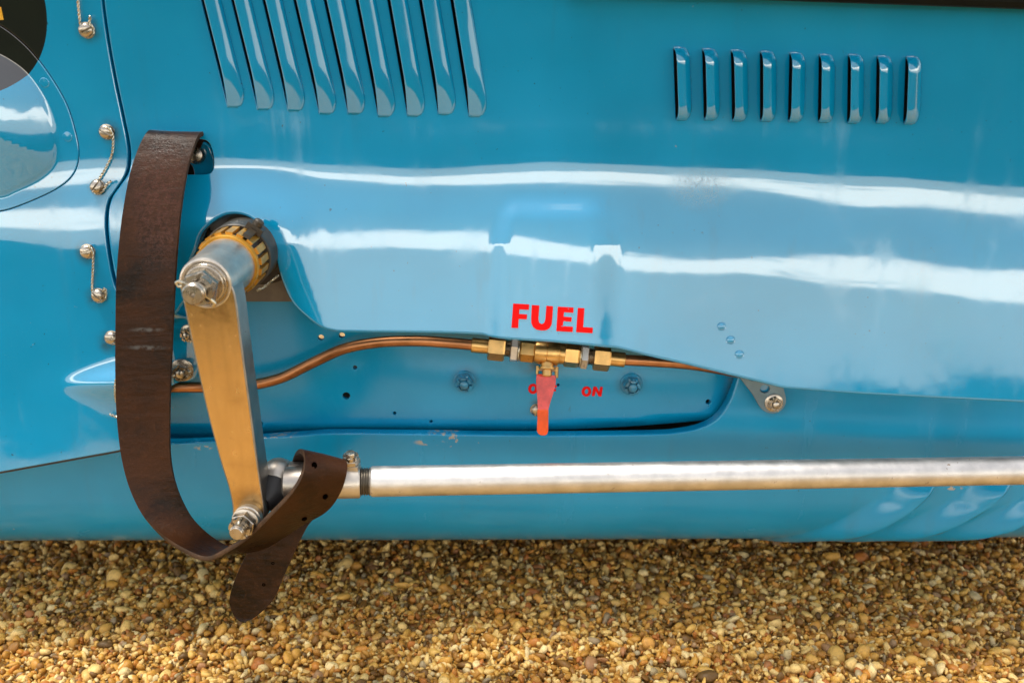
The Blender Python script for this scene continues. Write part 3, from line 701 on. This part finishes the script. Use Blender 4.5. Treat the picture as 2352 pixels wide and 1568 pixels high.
for x in (600, 662):
    decal('letter', res(z4([(x + 10, 738), (x + 56, 741), (x + 54, 756), (x + 27, 754), (x + 25, 764), (x + 50, 766), (x + 48, 781), (x + 22, 779), (x + 18, 802), (x, 801)])), map_plate, M_RED, plate)
# ------------------------------------------------------------------ fasteners
def castle(R, h, rb, mat, name='nut', base_round=False):
    m = MB(); m.hexa(R, 0, h * .62)
    for k in range(6):
        a = math.pi / 3 * k + math.pi / 6; m.wedge(rb * 1.02, R * .84, h * .60, h, a - .36, a + .36, 4)
    return m.mesh(name, mat)
def screw_mesh(r, mat):
    m = MB(); n = 28
    m.lathe([(r * 1.18, 0), (r * 1.18, r * .16), (r * .80, r * .2), (r * .80, r * .42), (r, r * .48), (r, r * .66)], n)
    # domed head in two halves with a slot between
    for sgn in (-1, 1):
        rows = 5; V = []; F = []; cols = 12
        for i in range(rows + 1):
            rr = r * (1 - i / rows)
            for j in range(cols + 1):
                a = math.pi * j / cols; x = rr * math.cos(a); y = max(rr * math.sin(a), 0)
                V.append((x, sgn * (y * (1 - .13) + r * .13), r * .66 + r * .42 * math.sqrt(max(0, 1 - (rr / r) ** 2))))
        for i in range(rows):
            for j in range(cols): F.append((i * (cols + 1) + j, i * (cols + 1) + j + 1, (i + 1) * (cols + 1) + j + 1, (i + 1) * (cols + 1) + j))
        b = len(V); front = [i * (cols + 1) for i in range(rows + 1)] + [i * (cols + 1) + cols for i in range(rows, -1, -1)]
        F.append(tuple(front)); m.add(V, F)
    return m.mesh('screw', mat)
SCREW = screw_mesh(.0054, M_NUT)
def rotz(M, a): return M @ Matrix.Rotation(a, 4, 'Z')
SCR = [(200, 70, .45, scuttle), (246, 303, -.5, scuttle), (225, 429, .9, scuttle), (202, 577, .3, scuttle), (228, 678, -.75, scuttle), (258, 775, .1, scuttle)]
for x, y, a, par in SCR: put('screw', SCREW, par, rotz(surf(lambda p_, q_, d: map_skin(p_, q_, d), x, y), a))
put('screw', SCREW, plate, rotz(surf(map_plate, 1233, 940), 1.2))
def twist(path, name, parent, rs=.00062, pitch=.0062):
    P = catmull([tuple(p) for p in path], sub=24); L = np.concatenate([[0], np.cumsum(np.linalg.norm(np.diff(P, axis=0), axis=1))])
    n = max(20, int(L[-1] / .0007)); Q = np.stack([np.interp(np.linspace(0, L[-1], n), L, P[:, i]) for i in range(3)], 1)
    m = MB()
    T = np.gradient(Q, axis=0); T /= np.linalg.norm(T, axis=1)[:, None]
    A = np.cross(T, np.array([0, 1., 0])); A /= np.linalg.norm(A, axis=1)[:, None]; B = np.cross(T, A)
    for ph in (0, math.pi):
        a = 2 * np.pi * np.linspace(0, L[-1], n) / pitch + ph
        m.tube(Q + rs * .95 * (np.cos(a)[:, None] * A + np.sin(a)[:, None] * B), rs, 6)
    return m.obj(name, M_WIRE, parent)
def on_skin(pts, lift=.003): return [tuple(PT(x, y, skinY(np.array(x), np.array(y)) - (l if l is not None else lift))) for x, y, l in pts]
def ringp(cx, cy, a0, a1, r=13, lift=.0018, n=8):
    return [(cx + r * math.cos(math.radians(a)), cy + r * math.sin(math.radians(a)), lift) for a in np.linspace(a0, a1, n)]
twist(on_skin([(176, -50, .002), (179, 0, .002), (182, 35, .002)] + ringp(200, 70, 190, 60, 14) + ringp(200, 70, 30, -70, 15, .0022) + [(206, 45, .003), (207, 38, .004)]), 'lock_wire', scuttle)
twist(on_skin([(236, 300, .004), (246, 292, .005), (256, 303, .005), (260, 325, .003), (257, 355, .002), (244, 385, .002), (230, 408, .002), (222, 421, .002)] + ringp(225, 431, 180, 20, 14, .0022, 6) + [(247, 421, .004), (255, 416, .006)]), 'lock_wire', scuttle)
twist(on_skin([(193, 574, .004), (203, 566, .005), (212, 577, .005), (214, 600, .003), (213, 630, .002), (212, 660, .002)] + ringp(228, 678, 170, 20, 15, .0022, 7) + [(243, 668, .005), (240, 662, .005), (237, 670, .005)]), 'lock_wire', scuttle)
twist(on_skin([(272, 860, .013), (266, 872, .012), (264, 900, .010), (266, 920, .006), (272, 930, .004)]), 'lock_wire', scuttle)
twist(on_skin([(252, 951, .003), (262, 955, .003), (275, 960, .003)]), 'lock_wire', scuttle)
# castellated bolts
NUT_S = castle(.0078, .0085, .0044, M_NUT)
m = MB().lathe([(.0100, 0), (.0100, .0012), (.0094, .0016)], 28); WASH_S = m.mesh('washer', M_NUT)
m = MB().lathe([(.0042, 0), (.0042, .0088), (.0034, .0104), (.0018, .0111), (0, .0113)], 20); STUD_S = m.mesh('bolt_end', M_NUT)
m = MB().tube([(0, .0085, .0078), (0, .0062, .0077), (0, -.0062, .0077), (0, -.0085, .0072)], .0009, 8).tube([(-.0006, .006, .0086), (0, .0052, .0104), (0, .0040, .0100)], .0008, 8); PIN_S = m.mesh('split_pin', M_WIRE)
NUT_P = castle(.0088, .0105, .0050, M_DULL)
WASH_P = MB().lathe([(.0108, 0), (.0108, .0012), (.0100, .0018)], 28).mesh('washer', M_DULL)
STUD_P = MB().lathe([(.0048, 0), (.0048, .0100), (.0040, .0120), (.0020, .0130), (0, .0132)], 20).mesh('bolt_end', M_DULL)
PIN_P = PIN_S.copy(); PIN_P.materials.clear(); PIN_P.materials.append(M_PAINT)
def bolt(M, par, painted=False, s=1.0):
    M = M @ Matrix.Diagonal((s, s, s, 1))
    if painted: a, b, c, d = WASH_P, NUT_P, STUD_P, PIN_P
    else: a, b, c, d = WASH_S, NUT_S, STUD_S, PIN_S
    put('washer', a, par, M); put('nut', b, par, M @ Matrix.Translation((0, 0, .0012))); put('bolt_end', c, par, M); put('split_pin', d, par, M)
bolt(rotz(surf(map_plate, 1067, 875), .1), plate, True); bolt(rotz(surf(map_plate, 1450, 881), -.1), plate, True)
lmap = lambda px, py, d: PT(px, py, skinY(px, py) + d + .022 * ss(300, 400, px) * ss(640, 740, py))
bolt(rotz(surf(lmap, 436, 765), .35), scuttle, s=.85); bolt(rotz(surf(lmap, 418, 849), .2 + math.pi / 2), scuttle, s=1.1)
# rivets by the bracket
RIV = MB().lathe([(.0040, -.0002), (.0040, .0001), (.0034, .0000), (.0033, .0006), (.0026, .0011), (.0012, .0014), (0, .0015)], 20).mesh('rivet', M_PAINT)
for x, y in ((1657, 750), (1678, 781), (1698, 814)): put('rivet', RIV, bonnet, surf(map_skin, x, y))
for x in (1890, 2140, 2265, 2400):
    q = PT(x, np.interp(x, [1500, 2352], [-8, 4]), -.017); put('rivet', RIV, shield, frame((q[0], -.0468, float(np.interp(q[0], [SV[0][0], SV[9][0]], [SV[0][2], SV[9][2]])) + .012), (0, -1, 0)))
# bracket
bz = catmull([(1690, 850), (1715, 832), (1785, 866), (1800, 900), (1803, 926), (1790, 944), (1770, 947), (1750, 937), (1730, 905), (1706, 873)], 5, True)
bkt = panel('bracket', bz, map_at(-.006), metal('worn_grey_bracket', (.20, .30, .36), .45, .3, spots=1., spotcol=(.09, .05, .02), scale=70), car, [ell(1757, 893, 13, 11, 16), ell(1728, 866, 12, 10, 16)], sp=9, rim=2, flange=.003, hole_flange=.002)
bkt['label'] = 'chipped grey bracket with two holes and a bolt'
panel('backing_strip', bz + np.array([0, -1]), map_at(-.0022), M_PAINT, bkt, sp=20, rim=1, flange=.002)
bolt(rotz(frame(PT(1777, 924, -.0062), (0, -1, .1)), .4), bkt, s=.85)
# anchor plate of the strap inside the opening
anch = panel('strap_anchor', catmull([(360, 345), (440, 330), (470, 333), (483, 350), (488, 380), (482, 398), (452, 404), (446, 385), (436, 372), (420, 360), (360, 400)], 5, True), map_at(.010), M_PAINT, car, sp=10, rim=3, flange=.004)
m = MB().lathe([(.0080, 0), (.0080, .003), (.0066, .006), (.003, .0075), (0, .0078)], 24); m.obj('bolt_head', M_NUT, anch, M=frame(PT(452, 356, .010), (0, -1, .2)))
# ------------------------------------------------------------------ fuel pipe and tap
pp = [(330, 890, .000), (400, 889, .000), (470, 889, -.002), (540, 888, -.002), (590, 882, -.002), (650, 866, -.003), (720, 832, -.004), (790, 801, -.006), (870, 786, -.008), (960, 783, -.010), (1040, 788, -.011), (1095, 793, -.011)]
P3 = catmull([tuple(PT(*p)) for p in pp], sub=10)
pipe = MB().tube(P3, .0050, 18).obj('fuel_pipe', M_COPPER, car); pipe['label'] = 'bent copper fuel pipe running left from the brass tap'
pp2 = [(1425, 826, -.011), (1500, 830, -.009), (1580, 836, -.004), (1650, 847, .002), (1720, 860, .010)]
MB().tube(catmull([tuple(PT(*p)) for p in pp2], sub=10), .0050, 18).obj('fuel_pipe', M_COPPER, car)
VA = Vector(PT(1088, 792.5, -.011)); VB = Vector(PT(1431, 826, -.011)); VD = (VB - VA).normalized(); VL = (VB - VA).length
VM = frame(VA, VD, (0, -1, 0))
def vx(z): return (z - 160) / 1000 * VL
def vz(h): return h * .3418 * .000382
def seg(prof): return [(vz(h), vx(z)) for z, h in prof]
valve = MB().lathe(seg([(462, 30), (470, 62), (565, 66), (566, 82), (576, 87), (640, 88), (642, 83), (646, 83), (648, 88), (722, 88), (731, 82), (733, 74), (765, 74), (766, 64), (868, 62), (875, 30)]), 40).obj('fuel_tap', M_BRASS, car, M=VM)
valve['label'] = 'brass fuel tap with hexagon unions under the word FUEL'
def vhex(z0_, z1_, h, mat, name, a0=.25): return MB().hexa(vz(h) * 1.08, vx(z0_), vx(z1_), ch=.1, a0=a0).obj(name, mat, valve, True, 20, M=VM)
def vcyl(z0_, z1_, h, mat, name, thr=False):
    if thr:
        pr = []; k = 7
        for i in range(k): a = z0_ + (z1_ - z0_) * i / k; pr += [(a, h), (a + (z1_ - z0_) / k * .5, h * .9)]
        pr.append((z1_, h))
    else: pr = [(z0_, h * .92), (z0_ + 4, h), (z1_ - 4, h), (z1_, h * .92)]
    return MB().lathe(seg(pr), 30).obj(name, mat, valve, M=VM)
vcyl(145, 258, 52, M_BRASS, 'sleeve'); vhex(256, 368, 86, M_BRASS, 'union_nut', .15); vcyl(366, 410, 60, M_NUT, 'thread', True)
vhex(406, 452, 88, M_TUBE, 'lock_nut', .55); vcyl(452, 466, 86, M_WIRE, 'washer'); vhex(470, 566, 76, M_BRASS, 'hexagon', .05)
vhex(767, 862, 82, M_BRASS, 'hexagon', .3); vcyl(864, 876, 86, M_WIRE, 'washer'); vhex(876, 922, 84, M_TUBE, 'lock_nut', .0); vcyl(920, 964, 60, M_NUT, 'thread', True)
vhex(962, 1070, 86, M_BRASS, 'union_nut', .2); vcyl(1068, 1172, 52, M_BRASS, 'sleeve')
stem_p = VM @ Vector((0, 0, vx(655)))
st0 = Vector(PT(1255, 845, -.016)); sdir = (Vector(PT(1256, 866, -.022)) - stem_p).normalized()
SM = frame(stem_p, sdir, (1, 0, 0))
MB().lathe([(.0062, .006), (.0062, .0135), (.0078, .0140), (.0078, .0160), (.0045, .0165), (.0045, .0215), (.0036, .0225)], 26).obj('stem', M_BRASS, valve, M=SM)
MB().tube([SM @ Vector((-.0088, -.003, .0125)), SM @ Vector((-.0088, -.003, .020))], .0014, 10).tube([SM @ Vector((.0088, -.004, .0125)), SM @ Vector((.0088, -.004, .0225))], .0018, 10).box((0, -.003, .0155), (.0185, .006, .0022), SM).obj('stop_pin', M_BRASS, valve)
def zz(x, y): return (1033.6 + x * .3418, 631.6 + y * .3418)
def lever_map(px, py, d):
    Y = np.interp(py, [850, 862, 935, 942, 1000], [-.0165, -.0225, -.0365, -.0375, -.0385]); return PT(px, py, Y + d)
lv = np.array([zz(*q) for q in [(585, 668), (610, 664), (640, 676), (680, 678), (708, 676), (706, 730), (690, 790), (668, 860), (658, 898), (657, 912), (592, 912), (594, 895), (593, 850), (586, 760), (583, 715)]])
lever = panel('lever', res(lv, 3), lever_map, M_LEVER, valve, sp=6, rim=1.6, flange=.0024); lever['label'] = 'red enamelled tap lever pointing down to OFF'
tp = np.array([zz(*q) for q in [(592, 908), (657, 908), (656, 980), (655, 1050), (650, 1066), (635, 1074), (612, 1073), (594, 1062), (589, 1045), (592, 980)]])
panel('lever_tip', res(tp, 3), lambda px, py, d: lever_map(px, py, d - .0004), M_TIP, lever, sp=6, rim=1.6, flange=.0024)
# ------------------------------------------------------------------ steering: ring nut on the car, arm, drag link
HX, HZ = (float(v) for v in PT(472, 652, -.137)[[0, 2]])
def AXM(Y): return frame((HX, Y, HZ), (0, -1, 0), (1, 0, 0))
m = MB().lathe([(.018, -.004), (.0236, -.004), (.0236, .021), (.0240, .0225), (.0240, .0262), (.0232, .0275), (.019, .0275)], 64)
ringnut = m.obj('ring_nut', M_GRUB, car, M=AXM(-.054)); MB().lathe([(.0195, .0225), (.0245, .0225), (.0248, .0235), (.0248, .0265), (.0240, .0278), (.0195, .0278)], 64).obj('front_lip', M_BRONZE, ringnut, M=AXM(-.054)); ringnut['label'] = 'slotted bronze ring nut round the steering shaft'
TH = MB().wedge(.0234, .0266, .002, .0235, -.108, .108, 4).mesh('tooth', M_BRONZE)
for k in range(18): put('tooth', TH, ringnut, rotz(AXM(-.054), 2 * math.pi * k / 18 + .08))
MB().lathe([(.020, -.02), (.0280, -.02), (.0280, .008), (.0272, .009), (.020, .009)], 56).obj('collar', M_GRUB, ringnut, M=AXM(-.046))
m = MB().box((.0, .0285, .016), (.006, .003, .022)).box((0, .0305, .004), (.014, .006, .009)).lathe([(.0042, .0), (.0042, .004), (.003, .0052), (0, .0056)], 16, Matrix.Translation((.0, .0335, .004)) @ Matrix.Rotation(-math.pi / 2, 4, 'X'))
m.obj('locking_tab', M_GRUB, ringnut, M=rotz(AXM(-.052), -.62))
box = MB().lathe([(.030, 0), (.044, .0), (.044, .02), (.036, .03), (.030, .035)], 48).obj('steering_box', M_GRUB, car, M=AXM(.035))
pA = PT(505, 512, .02); pB = PT(600, 508, .02)
MB().tube([pA, pB], .008, 18).lathe([(.0105, 0), (.0115, .001), (.0115, .006), (.0105, .007)], 24, frame(pA, Vector(pB) - Vector(pA))).box(PT(500, 545, .02), (.012, .02, .016)).obj('control_rod', M_GRUB, car)
sheet_p = panel('bulkhead', lines([(400, 470), (620, 470), (660, 560), (680, 660), (400, 700), (400, 480)], 10), map_at(.055), plain('dark_green_inner', (.012, .022, .014), .6), car, [ell(472, 560, 20, 20, 20)], sp=20, rim=2, flange=.003)
twist([PT(590, 668, -.010), PT(612, 655, -.008), PT(640, 632, -.004)], 'lock_wire', ringnut)
# arm
arm = thing('steering_arm', (HX, -.12, HZ), 'polished steel steering arm with a castellated hub nut hanging beside the leather strap', 'steering arm')
FYF = -.137
bl = np.array([(419, 655), (424, 688), (445, 790), (470, 905), (486, 972), (510, 1060), (528, 1118), (537, 1160), (538, 1185), (543, 1207), (556, 1222), (576, 1224), (593, 1214), (603, 1192), (604, 1165), (597, 1120), (585, 1040), (573, 950), (560, 855), (548, 765), (540, 700), (530, 660), (505, 622), (470, 605), (437, 622)])
blp = catmull([tuple(q) for q in bl], 6, True)
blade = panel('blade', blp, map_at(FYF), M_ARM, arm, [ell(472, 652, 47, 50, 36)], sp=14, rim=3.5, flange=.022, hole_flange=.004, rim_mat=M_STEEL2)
sleeve = MB().lathe([(.0160, .054), (.0163, .0586), (.0180, .0596), (.0193, .0588), (.0200, .057), (.0207, .040), (.0214, .018), (.0220, .004), (.0224, .001), (.0224, -.004), (.012, -.004)], 64).obj('sleeve', M_STEEL, arm, M=AXM(-.078))
MB().lathe([(.0162, 0), (.0162, .0030), (.0152, .0042), (.0120, .0042), (.0120, 0)], 48).lathe([(.010, .0042), (.0146, .0042), (.0146, .0062), (.0138, .0068), (.010, .0068)], 48).obj('washer', M_NUT, arm, M=AXM(-.1335))
hn = put('hub_nut', castle(.0136, .0165, .0078, M_NUT), arm, rotz(AXM(-.1400), .30))
MB().lathe([(.0074, .0), (.0074, .020), (.0080, .0205), (.0080, .0215), (.0074, .022), (.0074, .0235), (.0080, .024), (.0080, .0252), (.0070, .0266), (.0020, .0268), (.0018, .0225), (0, .0225)], 32).obj('shaft_end', M_NUT, arm, M=AXM(-.1400))
MB().tube([(-.0155, .0035, .0150), (-.0135, .0052, .0160), (-.0105, .0040, .0150), (0, 0, .0145), (.0095, -.0052, .0145), (.012, -.0085, .0125), (.0105, -.0115, .0105)], .0013, 10).tube([(-.0155, .0035, .0150), (-.0140, .0012, .0145), (-.010, .0022, .0145)], .0013, 10).obj('split_pin', M_WIRE, hn, M=rotz(AXM(-.1400), -.15))
# lower bolt of the arm
LB = frame(PT(572, 1186, FYF - .0005), (-.10, -1, .02), (1, 0, 0))
MB().lathe([(.0115, -.001), (.0115, .004), (.0105, .0046), (.0105, .0058), (.0112, .0062), (.0112, .0085), (.010, .0092)], 40).obj('washer', M_STEEL, arm, M=LB)
ln_ = put('lower_nut', castle(.0105, .0120, .0058, M_NUT), arm, rotz(LB @ Matrix.Translation((0, 0, .009)), .25))
MB().lathe([(.0056, .009), (.0056, .0245), (.0060, .025), (.0060, .0258), (.0056, .0262), (.0056, .0272), (.0048, .0280), (0, .0282)], 28).obj('bolt_end', M_NUT, arm, M=LB)
MB().tube([(.0002, .0078, .0170), (.0002, .0076, .0192), (.0002, .0055, .0215), (.0002, .0035, .0205), (.0002, -.006, .0185), (.0002, -.0095, .018)], .0013, 10).obj('split_pin', M_WIRE, ln_, M=LB)
# drag link
TA = Vector(PT(852, 1105, -.112)); TB = Vector(PT(2500, 1077, -.052)); TD = (TB - TA).normalized(); TL = (TB - TA).length
TM = frame(TA, TD, (0, 0, 1))
link = thing('drag_link', TA, 'long satin silver steering rod running right from the foot of the arm', 'steering rod')
MB().lathe([(.0085, -.002), (.0120, .0), (.0127, .0012), (.0127, TL), (.0, TL)], 56).obj('rod', M_TUBE, link, M=TM)
pr = []
for i in range(5): pr += [(.0118, -.0095 + i * .0021), (.0104, -.0085 + i * .0021)]
MB().lathe(pr + [(.0100, .001)], 44).obj('thread', M_DARK, link, M=TM)
MB().lathe([(.0090, -.072), (.0130, -.070), (.0137, -.060), (.0137, -.0100), (.0130, -.0085), (.0105, -.0085)], 56).obj('end_sleeve', M_STEEL, link, M=TM)
bc = Vector(PT(640, 1092, -.104))
MB().lathe([(0, -.0150), (.006, -.0140), (.0110, -.0105), (.0142, -.0050), (.0150, 0), (.0142, .0050), (.0110, .0105), (.006, .0140), (0, .0150)], 48, Matrix.Translation(bc)).tube([bc, bc + TD * .02, bc + TD * .034], [.0115, .0125, .0132], 40).obj('ball_housing', M_STEEL, link)
bo = Vector(PT(628, 1128, -.1135))
MB().lathe([(.016, -.004), (.0172, -.002), (.0165, .004), (.0125, .010), (.0085, .0135), (.007, .016)], 44, frame(bo, (-.35, -1, -.25))).obj('rubber_boot', M_RUBBER, link)
cb = Vector(PT(808, 1076, -.112)); cz = Vector((0, -.15, 1)).normalized()
CM = frame(cb, cz, (1, 0, 0))
lug = MB().box((0, 0, .001), (.0125, .014, .010)).obj('clamp_lug', M_STEEL, link, M=CM)
put('clamp_nut', castle(.0076, .0078, .0044, M_NUT), link, rotz(CM @ Matrix.Translation((0, 0, .0055)), .1))
MB().lathe([(.0042, 0), (.0042, .0150), (.0036, .0162), (0, .0164)], 22).obj('clamp_bolt', M_NUT, link, M=CM)
# ------------------------------------------------------------------ leather strap
ST = [((352, 352), (452, 356), .012, .012), ((347, 324), (468, 326), .002, .004), ((345, 309), (473, 313), -.008, -.006), ((343, 306), (466, 309), -.016, -.016), ((334, 315), (457, 318), -.024, -.024), ((320, 340), (449, 338), -.031, -.030),
      ((300, 400), (432, 395), -.044, -.042), ((285, 480), (418, 480), -.056, -.055), ((275, 560), (410, 560), -.064, -.064), ((268, 650), (405, 645), -.070, -.070), ((266, 750), (400, 750), -.075, -.075), ((266, 850), (395, 855), -.080, -.080),
      ((269, 950), (392, 958), -.086, -.085), ((279, 1045), (394, 1050), -.094, -.091), ((297, 1118), (408, 1118), -.102, -.096), ((328, 1183), (434, 1176), -.111, -.099), ((370, 1231), (466, 1217), -.121, -.099),
      ((420, 1265), (500, 1246), -.131, -.098), ((472, 1284), (528, 1261), -.139, -.097), ((518, 1266), (562, 1266), -.146, -.099), ((572, 1231), (608, 1256), -.151, -.105), ((620, 1183), (655, 1229), -.154, -.112), ((655, 1145), (700, 1202), -.155, -.119),
      ((682, 1110), (752, 1172), -.153, -.126), ((697, 1075), (783, 1127), -.147, -.130), ((698, 1046), (797, 1082), -.138, -.131), ((689, 1034), (794, 1060), -.124, -.122), ((676, 1044), (782, 1062), -.104, -.106), ((668, 1075), (772, 1090), -.094, -.094),
      ((655, 1130), (760, 1135), -.091, -.091), ((622, 1180), (735, 1176), -.092, -.092), ((590, 1226), (708, 1206), -.094, -.094), ((565, 1274), (678, 1266), -.097, -.097), ((543, 1321), (655, 1316), -.099, -.099), ((529, 1365), (634, 1366), -.101, -.101),
      ((529, 1388), (614, 1391), -.102, -.102), ((540, 1413), (584, 1416), -.103, -.103), ((555, 1425), (564, 1425), -.104, -.104)]
def build_strap():
    A = catmull([tuple(PT(l[0], l[1], yl_)) for l, r, yl_, yr in ST], sub=7); B = catmull([tuple(PT(r[0], r[1], yr)) for l, r, yl_, yr in ST], sub=7)
    nn = 10; th = .0038; n = len(A)
    T = np.gradient(.5 * (A + B), axis=0); W = B - A; N = np.cross(T, W); N /= np.linalg.norm(N, axis=1)[:, None] + 1e-12
    # cross-section: rounded flat ring
    sec = []
    for j in range(nn + 1): sec.append((.012 + .976 * j / nn, .5))
    sec += [(.996, .30), (1.0, 0), (.996, -.30)]
    for j in range(nn + 1): sec.append((.988 - .976 * j / nn, -.5))
    sec += [(.004, -.30), (0, 0), (.004, .30)]
    m_ = len(sec); V = []
    for i in range(n):
        wob = .0006 * math.sin(i * .21) + .0004 * math.sin(i * .083 + 1)
        for u, h in sec:
            cup = .0010 * (4 * (u - .5) ** 2)
            V.append(A[i] + W[i] * u + N[i] * (h * th + cup * .6 + wob * (u - .5)))
    F = [(i * m_ + j, i * m_ + (j + 1) % m_, (i + 1) * m_ + (j + 1) % m_, (i + 1) * m_ + j) for i in range(n - 1) for j in range(m_)]
    F += [tuple(range(m_))[::-1], tuple((n - 1) * m_ + j for j in range(m_))]
    s0 = Vector(A[0]); b = MB(); b.add(V, F)
    M = Matrix.Translation(s0); inv = M.inverted(); b.V = [tuple(inv @ Vector(v)) for v in b.V]
    me = b.mesh('leather_strap', M_LEATHER, True, 50); me.materials.append(M_EDGE)
    em = [0] * nn + [1] * 4 + [0] * nn + [1] * 4
    me.polygons.foreach_set('material_index', em * (n - 1) + [1, 1]); o = put('leather_strap', me, None, M)
    return o, A, B, N
strap, SA, SB, SN = build_strap()
tag(strap, 'wide dark brown leather strap looped from the bonnet around the silver steering rod', 'strap')
strap.data.set_sharp_from_angle(angle=math.radians(60))
HOLE = MB().lathe([(.0027, -.0008), (.0027, -.0002), (.0022, -.0003), (0, -.0006)], 18).mesh('punched_hole', plain('hole_shade', (.0015, .0008, .0004), .95, spec=0))  # near-black discs stand in for the shade inside the holes
for px, py in ((722, 1066), (744, 1137), (697, 1187), (629, 1289), (607, 1339)):
    best = None
    for i in range(7 * 19, len(SA)):
        for u in np.linspace(.2, .8, 25):
            q = SA[i] + (SB[i] - SA[i]) * u
            if (py < 1200 and q[1] > -.112 and i > 7 * 26) or (py > 1250 and i < 7 * 30): continue
            a, b_ = proj(q); d = (a - px) ** 2 + (b_ - py) ** 2
            if best is None or d < best[0]: best = (d, i, q)
    n = SN[best[1]]; n = n if np.dot(n, CAM - best[2]) > 0 else -n
    put('punched_hole', HOLE, strap, frame(best[2] + n * .0024, n, (0, 0, 1)) @ Matrix.Diagonal((*((.55,) * 2 if py > 1250 else (1, .8)), 1, 1)))
